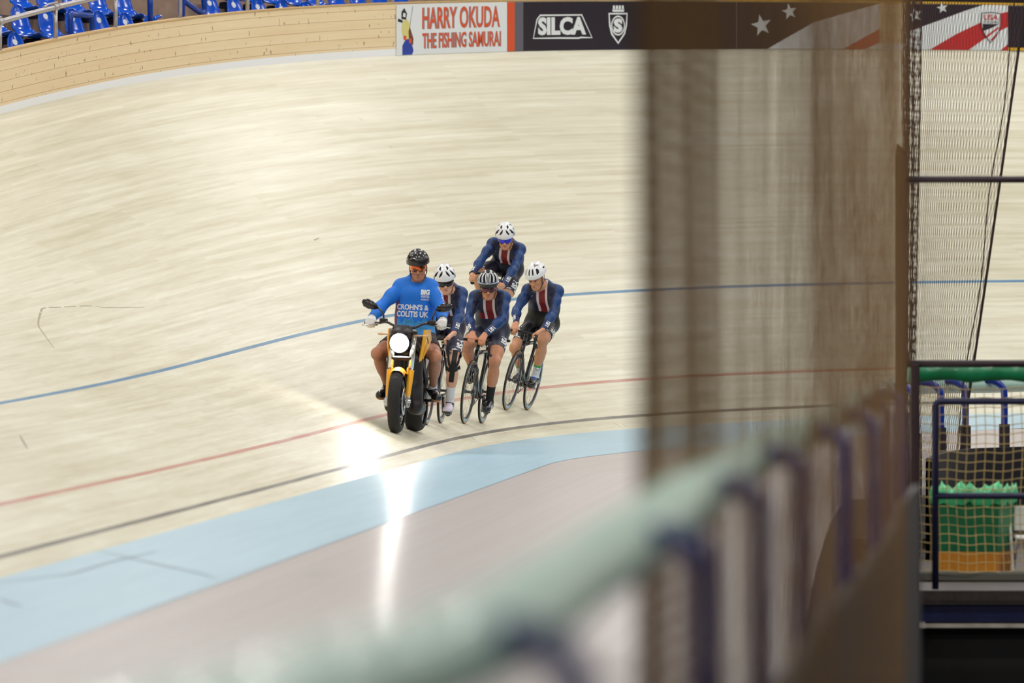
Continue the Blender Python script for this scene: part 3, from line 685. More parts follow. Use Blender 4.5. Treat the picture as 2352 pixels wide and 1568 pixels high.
# tan square netting
V = []; sx = np.arange(gx(2094), gx(XE), .052); sz = np.arange(gz(1310), gz(872), .052)
def sag(x, z): return np.stack([x + .006 * np.sin(z * 9 + x * 3), GD + .02 + .02 * np.sin(x * 7 + z * 4) + 0 * x, z + .010 * np.sin(x * 6.5) + .004 * np.sin(x * 31)], -1)
zf = np.linspace(sz[0], sz[-1], 60); xf = np.linspace(sx[0], sx[-1], 140); o4 = np.array([gx(2300), GD, gz(1300)])
V1, F1 = threads(sag(np.broadcast_to(sx[:, None], (len(sx), 60)), np.broadcast_to(zf[None], (len(sx), 60))), .0027)
V2, F2 = threads(sag(np.broadcast_to(xf[None], (len(sz), 140)), np.broadcast_to(sz[:, None], (len(sz), 140))), .0027)
o = obj('goal_net', np.concatenate([V1, V2]) - o4, np.concatenate([F1, F2 + len(V1)]), M_cord, loc=o4); tag(o, 'tan square-mesh netting stretched across the lower gate opening', 'net')
# platform with dark front
PZ = gz(1335, 37.5)
mb = MB(); mb.box(np.array([gx(2110) + 4.0, 40.3, PZ - .04]) , (8.0, 8.0, .08)); o = mb.build('floor', mat('dark platform top', rgb(70, 62, 60), .6, noise=.2)); tag(struct(o), 'raised infield platform behind the gate')
mb = MB(); mb.box((gx(2106) + 4.0, 36.35, PZ - .13), (8.0, .05, .10)); o = mb.build('trim_3', mat('navy fascia', rgb(24, 34, 84), .5)); tag(struct(o), 'navy fascia under the platform edge')
mb = MB(); mb.box((gx(2106) + 4.0, 36.3, PZ - .2), (8.0, .06, .022)); o = mb.build('trim_4', mat('worn white edge strip', rgb(190, 182, 170), .6, noise=.25, nscale=6)); tag(struct(o), 'worn white strip below the fascia')
mb = MB(); mb.box((gx(2106) + 4.0, 36.38, PZ - .60), (8.0, .04, .76)); o = mb.build('wall_platform', mat('black platform skirt', rgb(16, 13, 14), .8)); tag(struct(o), 'black skirt under the platform')
# laundry basket
BD = 38.0; bx = lambda x: (x - 1176) / FPX * BD
def bzz(y): return gz(y, BD)
zb, zt = PZ, bzz(1135); o5 = np.array([bx(2240), BD + .1, zb]); bk = empty('storage_bin', Vector(o5), 'green bin with ochre base and crumpled green liner behind the gate netting', 'bin')
cs_b = [(bx(2150), BD), (bx(2285), BD - .10), (bx(2325), BD + .18), (bx(2185), BD + .30)]; cs_t = [(bx(2140), BD - .03), (bx(2292), BD - .14), (bx(2340), BD + .22), (bx(2178), BD + .36)]
def frus(f0, f1, z0, z1, infl=0):
    A = [(x0 + (x1 - x0) * f0, y0 + (y1 - y0) * f0) for (x0, y0), (x1, y1) in zip(cs_b, cs_t)]; B = [(x0 + (x1 - x0) * f1, y0 + (y1 - y0) * f1) for (x0, y0), (x1, y1) in zip(cs_b, cs_t)]
    return [np.array([x, y, z0]) - o5 for x, y in A] + [np.array([x, y, z1]) - o5 for x, y in B]
Q = [(3, 2, 1, 0), (4, 5, 6, 7)] + [(i, (i + 1) % 4, 4 + (i + 1) % 4, 4 + i) for i in range(4)]
zm = bzz(1266); f = (zm - zb) / (zt - zb)
mb = MB(); mb.add(frus(0, f, zb, zm), Q); mb.build('base', mat('ochre bin base', rgb(216, 140, 40), .5, noise=.08), bk)
mb = MB(); mb.add(frus(f, .97, zm, zt - .02), Q); mb.build('body', mat('green bin fabric', rgb(12, 104, 62), .55, noise=.12), bk)
mb = MB(); ring = []; cc = np.mean(np.array(cs_t), 0); nr = 64; V = []; F = []
for i in range(nr):
    e = i / nr * 4; k = int(e); t = e - k; a = np.array(cs_t[k]) * (1 - t) + np.array(cs_t[(k + 1) % 4]) * t; w = .012 * math.sin(i * 2.3) + .01 * math.sin(i * .9)
    for (o_, dz) in ((1.03 + w, -.06 + w), (1.07 + w, .0 + w * .6), (1.02 + w, .045 + 1.6 * w), (.90, .01 + w), (.8, -.06)):
        q = cc + (a - cc) * o_; V.append(np.array([q[0], q[1], zt + dz]) - o5)
for i in range(nr):
    for j in range(4): F.append((i * 5 + j, ((i + 1) % nr) * 5 + j, ((i + 1) % nr) * 5 + j + 1, i * 5 + j + 1))
mb.add(V, F, True); mb.build('liner', mat('crumpled green liner', rgb(60, 170, 110), .35, noise=.25, nscale=18), bk)
# white folding chair cut by the right edge
o6 = np.array([bx(2386), BD + .2, PZ]); ch = empty('folding_chair', Vector(o6), 'white folding chair cut off by the right edge beside the green bin', 'chair')
W2 = .16
mb = MB(); mb.box((0, .0, bzz(1193) - PZ), (2 * W2 - .05, .02, .15), bev=.008); mb.build('backrest', M_tip, ch)
mb = MB(); mb.box((0, -.18, .24), (2 * W2 - .04, .3, .025), bev=.01); mb.build('seat', M_tip, ch)
for sx_ in (-1, 1):
    mb = MB(); mb.tube([(sx_ * W2, .04, bzz(1165) - PZ), (sx_ * W2, -.32, 0)], .010, 8); mb.build('leg', M_tip, ch)
    mb = MB(); mb.tube([(sx_ * (W2 - .025), -.3, .25), (sx_ * (W2 - .025), .06, 0)], .010, 8); mb.build('leg', M_tip, ch)
# enlarge the infield group once, meshes and places alike
for o in list(bpy.data.objects):
    if o.name in _before: continue
    kk = KN if (o in _near or o.parent in _near) else KS
    if o.data is not None and o.type == 'MESH': o.data.transform(Matrix.Scale(kk, 4))
    if o.parent is None: c_ = Vector((0, 0, CAMZ)); o.location = c_ + (o.location - c_) * kk
    else: o.location = o.location * kk
# ------------------------------------------------------------------ light: arena lamps in rows under the roof
w = bpy.data.worlds.new('hall'); SC.world = w; w.use_nodes = True; bg = w.node_tree.nodes['Background']; bg.inputs[0].default_value = (1.0, .97, .93, 1); bg.inputs[1].default_value = .10
def lamp(x, y, z, p, sx, sy, col=(1, .975, .93), aim=None):
    l = bpy.data.lights.new('arena_lamp', 'AREA'); l.energy = p; l.shape = 'RECTANGLE'; l.size = sx; l.size_y = sy; l.color = col
    o = bpy.data.objects.new('arena_lamp', l); o.location = (x, y, z); COL.objects.link(o)
    if aim is not None: o.rotation_euler = (Vector(aim) - Vector((x, y, z))).to_track_quat('-Z', 'Y').to_euler()
for ix in range(6):
    for iy in range(8): lamp(-14 + ix * 9.0, 14 + iy * 12.5, 15.5, (430, 400, 440, 460, 460, 460, 460, 460)[iy], 1.6, .8)
SC.view_settings.view_transform = 'Standard'; SC.view_settings.look = 'None'; SC.view_settings.gamma = 1.0; SC.view_settings.use_curve_mapping = False
SC.view_settings.exposure = 0.0
SC.cycles.use_denoising = True
try: SC.cycles.max_bounces = 6; SC.cycles.transparent_max_bounces = 8
except Exception: pass
# ------------------------------------------------------------------ machines
def frameM(F, ef, el, eu): return Matrix(((ef[0], el[0], eu[0], F[0]), (ef[1], el[1], eu[1], F[1]), (ef[2], el[2], eu[2], F[2]), (0, 0, 0, 1)))
FR = {'M': ([-1.1145, 60.8176, 0.2005], [-0.1203, -0.9927, 0.0062], [0.9918, -0.1204, -0.0436], [0.044, 0.0009, 0.999]),
      'R': ([-0.0647, 69.1468, 0.2817], [-0.2327, -0.9725, 0.0116], [0.9489, -0.2296, -0.2164], [0.2131, -0.0394, 0.9762]),
      'C': ([-0.498, 65.8004, 0.1972], [-0.1809, -0.9834, 0.0142], [0.9736, -0.1811, -0.1392], [0.1394, -0.0114, 0.9902]),
      'L': ([-0.8602, 63.6164, 0.2267], [-0.134, -0.991, 0.0017], [0.9872, -0.1336, -0.0872], [0.0866, -0.0101, 0.9962]),
      'T': ([-0.551, 71.4856, 0.924], [-0.224, -0.9746, 0.0], [0.9215, -0.2118, -0.3256], [0.3173, -0.0729, 0.9455])}
MX = {k: frameM(*v) for k, v in FR.items()}
M_carbon = mat('black carbon', rgb(20, 18, 20), .28, coat=.5); M_tyre = mat('black rubber', rgb(26, 22, 22), .7, noise=.15, nscale=60); M_side = mat('tan tyre sidewall', rgb(206, 160, 90), .6)
M_rim = mat('dark rim', rgb(44, 46, 54), .3, coat=.4); M_spoke = mat('steel spokes', rgb(175, 170, 165), .35, metal=.8); M_alu = mat('bright alloy', rgb(205, 205, 208), .25, metal=.9)
M_chain = mat('oily chain', rgb(110, 100, 90), .4, metal=.8); M_sadl = mat('black saddle', rgb(24, 22, 24), .5); M_decal = mat('pale blue rim decal', rgb(185, 215, 225), .4); M_tape = mat('black bar tape', rgb(20, 18, 20), .7)
RW = .335
def wheel(parent, x, name):
    mb = MB(); c = (x, 0, RW)
    mb.mat(0).lathe([(.318, -.011), (.296, -.012), (.272, -.006), (.268, 0), (.272, .006), (.296, .012), (.318, .011)], c, (0, 1, 0), 60)
    mb.lathe([(.0, -.042), (.022, -.042), (.024, -.03), (.014, -.024), (.014, .024), (.024, .03), (.022, .042), (0, .042)], c, (0, 1, 0), 16)
    w = mb.build(name, [M_rim], parent)
    mb = MB(); prof = [(RW - .0115 + .0115 * math.cos(a), .0115 * math.sin(a)) for a in np.linspace(-2.5, 2.5, 13)]
    n0 = len(prof)
    mb.lathe(prof, c, (0, 1, 0), 60); mi = []
    for i, f in enumerate(mb.f): k = i % (n0 - 1); mb.m[i] = 1 if (k < 3 or k > n0 - 5) else 0
    mb.build('tyre', [M_tyre, M_side], w)
    mb = MB()
    for i in range(20):
        a = 2 * PI * i / 20; sd = 1 if i % 2 else -1; b = a + (.5 if (i // 2) % 2 else -.5)
        mb.tube([(x + .02 * math.cos(b), sd * .028, RW + .02 * math.sin(b)), (x + .272 * math.cos(a), 0, RW + .272 * math.sin(a))], .0013, 5)
    mb.build('spokes', [M_spoke], w)
    mb = MB()
    for a0 in (.5, 2.6, 4.4):
        for sd in (1, -1):
            for q in range(5):
                a1 = a0 + q * .13; a2 = a1 + .118; V = []
                for a in np.linspace(a1, a2, 4):
                    for r, y in ((.288, .0112), (.308, .0122)): V.append((x + r * math.cos(a), sd * y, RW + r * math.sin(a)))
                F = [(i * 2, i * 2 + 1, i * 2 + 3, i * 2 + 2) for i in range(3)]; mb.add(V, [f[::-1] for f in F] if sd < 0 else F)
    mb.build('rim_decal', [M_decal], w)
    return w
BB = np.array([-.575, 0, .285])
def make_bike():
    root = empty('track_bicycle', Matrix())
    fl = ((0, 1, 0), .55)
    mb = MB()
    mb.tube([(-.165, 0, .765), (-.118, 0, .60)], .026, 12); mb.tube([(-.15, 0, .735), (-.45, 0, .755), (-.715, 0, .765)], .021, 10, squash=((0, 1, 0), .8))
    mb.tube([(-.135, 0, .66), (-.36, 0, .46), BB], [.034, .036, .036], 12, squash=fl); mb.tube([BB, (-.64, 0, .52), (-.725, 0, .82)], [.034, .034, .026], 12, squash=fl)
    for sd in (1, -1):
        mb.tube([(-.705, sd * .012, .74), (-.85, sd * .04, .53), (-.98, sd * .058, RW)], [.012, .010, .009], 8); mb.tube([BB + [0, sd * .02, 0], (-.75, sd * .045, .30), (-.98, sd * .058, RW)], [.017, .013, .011], 8)
    mb.tube([BB + [0, -.04, 0], BB + [0, .04, 0]], .024, 14); mb.build('frame', M_carbon, root)
    mb = MB(); mb.tube([(-.125, 0, .635), (-.112, 0, .585)], .026, 12)
    for sd in (1, -1): mb.tube(bez([(-.115, sd * .012, .60), (-.10, sd * .043, .57), (-.055, sd * .05, .45), (0, sd * .052, RW)], 5), np.linspace(.019, .011, 16), 8)
    mb.tube([(0, -.066, RW), (0, .066, RW)], .009, 8); mb.build('fork', M_carbon, root)
    wheel(root, 0, 'front_wheel'); wheel(root, -.98, 'rear_wheel')
    mb = MB(); mb.tube([(-.165, 0, .76), (-.185, 0, .86)], .021, 10); mb.tube([(-.185, 0, .845), (-.10, 0, .868)], .019, 10); mb.build('stem', M_carbon, root)
    mb = MB()
    pts = [(-.10, -.11, .87), (-.085, -.138, .868), (-.03, -.148, .862), (.012, -.152, .835), (.018, -.155, .79), (-.01, -.158, .75), (-.06, -.16, .738), (-.12, -.16, .74)]
    full = [tuple(p) for p in bez(pts, 5)[::-1]] + [tuple(p) for p in bez([(x, -y, z) for x, y, z in pts], 5)]
    mb.tube(full, .0145, 10); mb.build('handlebar', M_tape, root)
    mb = MB(); mb.tube([(-.718, 0, .80), (-.755, 0, .93)], .015, 10, squash=fl); sp = mb.build('seatpost', M_carbon, root)
    mb = MB(); mb.lathe([(.0, -.016), (.031, -.016), (.031, .016), (.0, .016)], (-.724, 0, .815), (-.27, 0, .96), 14); mb.build('clamp', M_alu, sp)
    mb = MB(); V = []; L = np.linspace(0, 1, 14); nx = 9
    for t in L:
        hw = np.interp(t, [0, .12, .5, .75, 1], [.012, .022, .03, .062, .06]); x = -.60 - .27 * t; z = .955 - .012 * math.sin(t * PI) + .012 * t
        for j in range(nx): a = -1 + 2 * j / (nx - 1); V.append((x, a * hw, z - .025 * a * a - (.03 if abs(a) == 1 else 0)))
    F = [(i * nx + j, (i + 1) * nx + j, (i + 1) * nx + j + 1, i * nx + j + 1) for i in range(13) for j in range(nx - 1)]
    mb.add(V, [f[::-1] for f in F], True); mb.tube([(-.66, .02, .93), (-.84, .025, .935)], .004, 6); mb.tube([(-.66, -.02, .93), (-.84, -.025, .935)], .004, 6); mb.build('saddle', M_sadl, root)
    # crankset turns about the bottom bracket
    cr = obj('crankset', *(lambda m: (m.v, m.f))(MB().tube([(0, -.06, 0), (0, .06, 0)], .012, 10).lathe([(.088, -.0465), (.106, -.0465), (.106, -.0435), (.088, -.0435), (.088, -.0465)], (0, 0, 0), (0, 1, 0), 48)), M_carbon, root, smooth=False, loc=BB)
    for sd in (1, -1):
        mb = MB(); mb.tube([(0, sd * .062, 0), (sd * .165, sd * .075, 0)], [.016, .011], 8)
        if sd < 0:
            for k in range(4): a = k * PI / 2 + .4; mb.tube([(0, -.05, 0), (.09 * math.cos(a), -.045, .09 * math.sin(a))], .008, 6)
        a_ = mb.build('crank_arm', M_carbon, cr)
        mb = MB(); mb.tube([(sd * .165, sd * .075, 0), (sd * .165, sd * .165, 0)], .009, 8); mb.ell((sd * .165, sd * .125, 0), (.032, .032, .012), n=12, m=6); mb.build('pedal', M_sadl, cr)
    mb = MB(); P = []
    r1, r2 = .105, .032
    for a in np.linspace(-PI / 2, PI / 2, 14): P.append((BB[0] + r1 * math.cos(a), -.045, BB[2] + r1 * math.sin(a)))
    for a in np.linspace(PI / 2, 3 * PI / 2, 10): P.append((-.98 + r2 * math.cos(a), -.045, RW + r2 * math.sin(a)))
    mb.tube(P, .005, 6, closed=True); mb.build('chain', M_chain, root)
    return root
bike0 = make_bike()
PH = {'R': 0, 'C': -60, 'L': -90, 'T': -70}
BL = {'C': 'black track bicycle ridden by the cyclist with the striped black helmet', 'R': 'black leaning track bicycle at the right end of the group', 'L': 'black track bicycle half hidden behind the yellow motorcycle', 'T': 'black track bicycle highest on the banking, mostly hidden behind two riders'}
BIKES = {}
for i, k in enumerate('CRLT'):
    b = bike0 if i == 0 else copy_tree(bike0)
    b.matrix_world = MX[k]; tag(b, BL[k], 'bicycle', 'track bicycles of the four riders'); BIKES[k] = b
    for ch in b.children:
        if ch.name.startswith('crankset'): ch.rotation_euler = (0, -math.radians(PH[k]), 0)

# ---- motorcycle
M_yel = mat('yellow motorcycle plastic', rgb(250, 176, 20), .3, coat=.5); M_blk = mat('black motorcycle plastic', rgb(34, 24, 26), .45, noise=.1); M_blkg = mat('gloss black casing', rgb(26, 18, 20), .3, coat=.3)
M_chrome = mat('silver fork leg', rgb(225, 222, 215), .22, metal=.85); M_amber = mat('amber lens', rgb(214, 170, 120), .3)
M_lamp = mat('lit headlight', rgb(255, 255, 255), .3, emit=(1, .97, .9, 1), estr=130.0); M_mirror = mat('mirror glass', rgb(180, 185, 190), .05, metal=1)
mo = empty('motorcycle', MX['M'], 'yellow and black electric motorcycle with its headlight lit, leading the riders', 'motorcycle')
def mwheel(x, R, w, name):
    mb = MB(); c = (x, 0, R); ri = R - .095
    mb.lathe([(ri + .012, -w * .36), (ri - .012, -w * .36), (ri - .022, -w * .2), (ri - .022, w * .2), (ri - .012, w * .36), (ri + .012, w * .36)], c, (0, 1, 0), 48)
    mb.lathe([(0, -.06), (.035, -.06), (.035, .06), (0, .06)], c, (0, 1, 0), 20)
    for k in range(5):
        for e in (-.09, .09):
            a = 2 * PI * k / 5; mb.tube([(x + .03 * math.cos(a), 0, R + .03 * math.sin(a)), (x + (ri - .015) * math.cos(a + e), 0, R + (ri - .015) * math.sin(a + e))], .011, 6)
    o = mb.build(name, M_blkg, mo)
    mb = MB(); prof = []
    for t in np.linspace(-1, 1, 25):
        a = t * 2.05; r = R - .095 * 0 - (1 - math.cos(a)) * .052; y = w / 2 * math.sin(a) / (1.0 if abs(a) <= PI / 2 else 1.0)
        prof.append((r, y))
    nseg = 120; mb.lathe(prof, c, (0, 1, 0), nseg); nn_ = len(prof) - 1
    V = np.array(mb.v)
    # tread grooves: slanted cuts, 3 mm deep
    ang = np.arctan2(V[:, 2] - R, V[:, 0] - x); y = V[:, 1]; rad = np.hypot(V[:, 2] - R, V[:, 0] - x)
    ph = (ang * 13 + np.abs(y) / w * 5.5) / (2 * PI); g = (np.abs(ph - np.round(ph)) < .09) & (np.abs(y) > w * .08) & (np.abs(y) < w * .47) & (rad > R - .05)
    k = np.where(g, .991, 1.0); V[:, 0] = x + (V[:, 0] - x) * k; V[:, 2] = R + (V[:, 2] - R) * k; mb.v = [tuple(p) for p in V]
    mb.build('tyre', M_tyre, o)
    mb = MB(); mb.lathe([(.07, .062), (.135, .062), (.135, .067), (.07, .067), (.07, .062)], c, (0, 1, 0), 40); mb.build('brake_disc', M_alu, o)
    return o
mwheel(0, .31, .118, 'front_wheel'); mwheel(-1.36, .312, .172, 'rear_wheel')
ax = lambda z: -.02 - (z - .31) * .40      # fork line
for sd in (1, -1):
    y = .098
    mb = MB(); mb.tube([(ax(.62), sd * y, .62), (ax(.99), sd * y, .99)], .027, 14); mb.mat(0).tube([(ax(.30), sd * y, .30), (ax(.64), sd * y, .64)], .021, 12); fk = mb.build('fork_leg', M_chrome, mo)
    mb = MB(); mb.box((ax(.3), sd * (y + .0), .30), (.06, .045, .10), bev=.014); mb.tube([(ax(.3) + .02, sd * .07, .31), (ax(.3) + .02, sd * .13, .31)], .018, 10); mb.build('axle_clamp', M_alu, fk)
    mb = MB(); V = []; q = np.linspace(0, 1, 10)
    for t in q:
        z = .61 - .27 * t; wd = .036 - .016 * t
        for a in np.linspace(-1.9, 1.9, 7): V.append((ax(z) + wd * math.cos(a) * 1.1, sd * y + wd * math.sin(a) * 1.0, z))
    F = [(i * 7 + j, i * 7 + j + 1, (i + 1) * 7 + j + 1, (i + 1) * 7 + j) for i in range(9) for j in range(6)]; mb.add(V, F, True); mb.build('fork_guard', M_yel, mo)
mb = MB(); V = []; na = 22; nb = 11
for i in range(na):
    a = math.radians(64 + 92 * i / (na - 1))
    for j in range(nb):
        b = (-1 + 2 * j / (nb - 1)) * 1.35; r = .31 + .018 - (1 - math.cos(b)) * .075; V.append((r * math.cos(a), .074 * math.sin(b), .31 + r * math.sin(a)))
mb.add(V, [(i * nb + j, i * nb + j + 1, (i + 1) * nb + j + 1, (i + 1) * nb + j) for i in range(na - 1) for j in range(nb - 1)], True)
for sd in (1, -1): mb.box((ax(.60) + .02, sd * .078, .60), (.08, .02, .07), bev=.008)
mb.build('front_fender', M_yel, mo)
mb = MB(); mb.box((ax(.72), 0, .72), (.08, .20, .04), bev=.015); mb.box((ax(.97), 0, .97), (.09, .25, .04), bev=.015); mb.build('triple_clamp', M_blk, mo)
LC = np.array([-.185, -.03, .865])
mb = MB(); mb.lathe([(.0, -.10), (.06, -.10), (.098, -.03), (.102, .005), (.094, .01), (.088, .0)], LC, (1, 0, -.06), 32); hl = mb.build('headlight', M_blkg, mo)
mb = MB(); mb.lathe([(.088, .0), (.08, .018), (.05, .030), (.0, .034)], LC, (1, 0, -.06), 32); mb.build('lens', M_lamp, hl)
f = Field((-.5, -.18, .82), (-.1, .16, 1.1), .007); f.el((-.27, -.02, .965), (.10, .105, .05), k=.01); f.rc((-.30, -.08, 1.0), (-.30, .04, 1.0), .04, .04, k=.02); f.rc((-.22, -.10, .93), (-.22, .045, .93), .03, .03, k=.02)
V, F, L_ = f.mesh(); obj('instrument_cowl', V, F, M_blk, mo, smooth=True)
mb = MB(); mb.tube(bez([(-.55, -.43, 1.035), (-.53, -.30, 1.045), (-.44, -.20, 1.06), (-.37, -.09, 1.02), (-.36, 0, 1.015), (-.37, .09, 1.02), (-.44, .17, 1.06), (-.53, .26, 1.05), (-.55, .41, 1.045)], 6), .0125, 10); hb = mb.build('handlebar', M_blkg, mo)
for sd, ye in ((-1, .43), (1, .41)):
    mb = MB(); z = 1.037 if sd < 0 else 1.045; mb.tube([(-.55, sd * ye, z), (-.545, sd * (ye - .13), z + .004)], .0185, 12); mb.build('grip', M_tape, hb)
    mb = MB(); mb.tube(bez([(-.50, sd * (ye - .16), z + .005), (-.47, sd * (ye - .12), z), (-.46, sd * (ye - .02), z - .012), (-.475, sd * ye * 1.01, z - .015)], 5), [.009] * 15 + [.012], 8, squash=((0, 0, 1), .6)); mb.build('lever', M_alu, hb)
    mb = MB(); mb.box((-.49, sd * .235, 1.075), (.07, .075, .04), bev=.01); mb.build('reservoir' if sd < 0 else 'switch_box', M_blk, hb)
    c = np.array([-.55, sd * (.383 if sd < 0 else .341), 1.225])
    mb = MB(); mb.tube(bez([(-.49, sd * .235, 1.085), (-.50, sd * .245, 1.14), c + [.01, -sd * .075, -.02]], 6), .009, 8); st = mb.build('mirror_stem', M_blkg, mo)
    Rm = np.array([[1, 0, 0], [0, math.cos(.28 * sd), -math.sin(-.28)], [0, math.sin(-.28) * 1, math.cos(.28)]]) if False else None
    mb = MB(); P = [(-.09, -.015), (-.06, .025), (.0, .045), (.05, .042), (.082, .02), (.085, -.008), (.055, -.04), (0, -.048), (-.05, -.038)]; tl = -.30 if sd < 0 else .20
    PR = [(sd * u * math.cos(0), v) for u, v in P]
    def mfn(u, v, d):
        uu = u * math.cos(tl) - v * math.sin(tl); vv = u * math.sin(tl) + v * math.cos(tl); return c + np.array([d, uu, vv])
    n_ = len(PR); Vm = [mfn(u * .95, v * .95, -.012) for u, v in PR] + [mfn(u, v, .005) for u, v in PR] + [mfn(u * .8, v * .8, .03) for u, v in PR] + [mfn(0, 0, .042)]
    Fm = [(i, (i + 1) % n_, n_ + (i + 1) % n_, n_ + i) for i in range(n_)] + [(n_ + i, n_ + (i + 1) % n_, 2 * n_ + (i + 1) % n_, 2 * n_ + i) for i in range(n_)] + [(2 * n_ + i, 2 * n_ + (i + 1) % n_, 3 * n_) for i in range(n_)] + [tuple(range(n_ - 1, -1, -1))]
    if sd < 0: Fm = [q[::-1] for q in Fm]
    mb.add(Vm, Fm, True); mr = mb.build('mirror', M_blkg, st)
    mb = MB(); mb.tube([(-.25, sd * .10, .94), (-.24, sd * .19, .945)], .008, 6); mb.ell((-.235, sd * .22, .945), (.016, .034, .012), n=12, m=8); mb.build('turn_signal', M_amber, mo)
# yellow side panels
for sd in (1, -1):
    P = [(-.36, 1.0), (-.60, 1.005), (-.66, .93), (-.58, .83), (-.46, .74), (-.40, .63), (-.36, .66), (-.34, .85)]
    def pfn(u, v, d):
        y = .135 + (.06 if sd > 0 else .035) * np.interp(v, [.62, .85, 1.0], [0, .8, .9]) + .10 * (-.36 - u) * (1 if sd > 0 else -.6) + d; return np.array([u, sd * y, v])
    mb = MB(); n_ = len(P); V = [pfn(u, v, -.010) for u, v in P] + [pfn(u, v, 0) for u, v in P]; cc = np.mean(np.array(P), 0); V += [pfn(cc[0] + (u - cc[0]) * .8, cc[1] + (v - cc[1]) * .8, .012) for u, v in P]
    Fm = [(r * n_ + i, r * n_ + (i + 1) % n_, (r + 1) * n_ + (i + 1) % n_, (r + 1) * n_ + i) for r in range(2) for i in range(n_)] + [tuple(2 * n_ + i for i in range(n_)), tuple(range(n_ - 1, -1, -1))]
    if sd < 0: Fm = [q[::-1] for q in Fm]
    mb.add(V, Fm); sp_ = mb.build('side_panel', M_yel, mo)
    if sd > 0:
        mb = MB()
        for q in range(3): mb.add([pfn(-.52 + q * .03, .87 + q * .02, .0135), pfn(-.50 + q * .03, .865 + q * .02, .0135), pfn(-.47 + q * .03, .90 + q * .015, .0135), pfn(-.485 + q * .03, .905 + q * .015, .0135)], [(0, 1, 2, 3)])
        mb.build('panel_mark', M_black, sp_)
f = Field((-1.6, -.22, .1), (-.2, .22, 1.05), .011)
f.rc((-.45, 0, .90), (-.66, 0, .90), .10, .095, k=.04); f.rc((-.45, -.06, .78), (-.62, -.06, .80), .08, .08, k=.04); f.rc((-.45, .06, .78), (-.62, .06, .80), .08, .08, k=.04)
V, F, L_ = f.mesh(); obj('tank_cover', V, F, M_blkg, mo, smooth=True)
f = Field((-1.1, -.22, .1), (-.2, .22, .85), .011)
for sd in (1, -1): f.rc((-.42, sd * .085, .70), (-.48, sd * .095, .30), .09, .09, k=.03); f.rc((-.85, sd * .07, .70), (-.85, sd * .07, .30), .08, .08, k=.03); f.rc((-.42, sd * .07, .45), (-.9, sd * .07, .45), .085, .085, k=.04); f.rc((-.45, sd * .11, .255), (-.75, sd * .11, .24), .075, .07, k=.03)
V, F, L_ = f.mesh(); obj('battery_case', V, F, M_blk, mo, smooth=True)
mb = MB()
for sd in (1, -1):
    mb.tube([(-.30, sd * .09, .92), (-.45, sd * .16, .72), (-.75, sd * .165, .52), (-.92, sd * .15, .45)], .020, 10); mb.tube([(-.33, sd * .08, .75), (-.42, sd * .15, .50), (-.50, sd * .155, .28), (-.85, sd * .15, .27)], .018, 10); mb.tube([(-.70, sd * .12, .78), (-1.05, sd * .11, .80), (-1.35, sd * .08, .88)], .014, 8)
mb.build('frame', M_blkg, mo)
mb = MB()
for sd in (1, -1): mb.tube([(-.88, sd * .12, .42), (-1.15, sd * .13, .36), (-1.36, sd * .125, .312)], [.035, .028, .024], 10, squash=((0, 1, 0), .6))
mb.tube([(-1.36, -.14, .312), (-1.36, .14, .312)], .014, 8); mb.build('swingarm', M_blkg, mo)
f = Field((-1.6, -.2, .7), (-.55, .2, 1.0), .011); f.rc((-.72, 0, .82), (-1.10, 0, .80), .085, .12, k=.03, flat=((0, 0, 1), 1.9)); f.rc((-1.10, 0, .83), (-1.42, 0, .90), .10, .06, k=.04, flat=((0, 0, 1), 1.8))
V, F, L_ = f.mesh(); obj('seat', V, F, M_sadl, mo, smooth=True)
mb = MB(); V = []; na = 16
for i in range(na):
    a = math.radians(60 + 70 * i / (na - 1))
    for j in range(9): b = (-1 + 2 * j / 8) * 1.2; r = .34 - (1 - math.cos(b)) * .06; V.append((-1.36 + r * math.cos(a), .09 * math.sin(b), .312 + r * math.sin(a)))
mb.add(V, [(i * 9 + j, i * 9 + j + 1, (i + 1) * 9 + j + 1, (i + 1) * 9 + j) for i in range(na - 1) for j in range(8)], True); mb.build('rear_fender', M_blk, mo)
for sd in (1, -1): mb = MB(); mb.tube([(-.86, sd * .14, .315), (-.86, sd * .285, .315)], .014, 8); mb.box((-.86, sd * .24, .325), (.045, .09, .012), bev=.004); mb.build('footpeg', M_blkg, mo)
# the beam itself
hl_ = bpy.data.lights.new('headlight_beam', 'AREA'); hl_.shape = 'DISK'; hl_.size = .15; hl_.energy = 3; hl_.color = (1, .97, .92); hl_.spread = math.radians(150)
ho = bpy.data.objects.new('headlight_beam', hl_); COL.objects.link(ho); ho.parent = hl; ho.location = LC + np.array([.05, 0, 0]); ho.rotation_euler = (0, -PI / 2 - .0, 0)
# ------------------------------------------------------------------ people
M_skin = {k: mat('skin tone %d' % i, c, .5, noise=.06, nscale=40) for i, (k, c) in enumerate({'M': rgb(186, 128, 100), 'R': rgb(208, 148, 112), 'C': rgb(204, 140, 106), 'L': rgb(222, 168, 140), 'T': rgb(214, 156, 122)}.items())}
M_lip = mat('lips', rgb(176, 108, 92), .5); M_eye = mat('eye white', rgb(176, 156, 146), .4); M_iris = mat('dark iris', rgb(40, 26, 20), .3); M_hair = mat('dark hair', rgb(34, 26, 24), .7, noise=.2, nscale=90)
M_ssblue = mat('racing blue lycra', rgb(22, 62, 132), .45, noise=.14, nscale=160); M_ssnavy = mat('dark navy lycra', rgb(20, 26, 56), .5, noise=.1, nscale=160); M_ssdeep = mat('deep navy lycra', rgb(20, 20, 40), .5); M_ssred = mat('dark red lycra', rgb(126, 22, 34), .5); M_sswhite = mat('pale pink white lycra', rgb(226, 206, 208), .5)
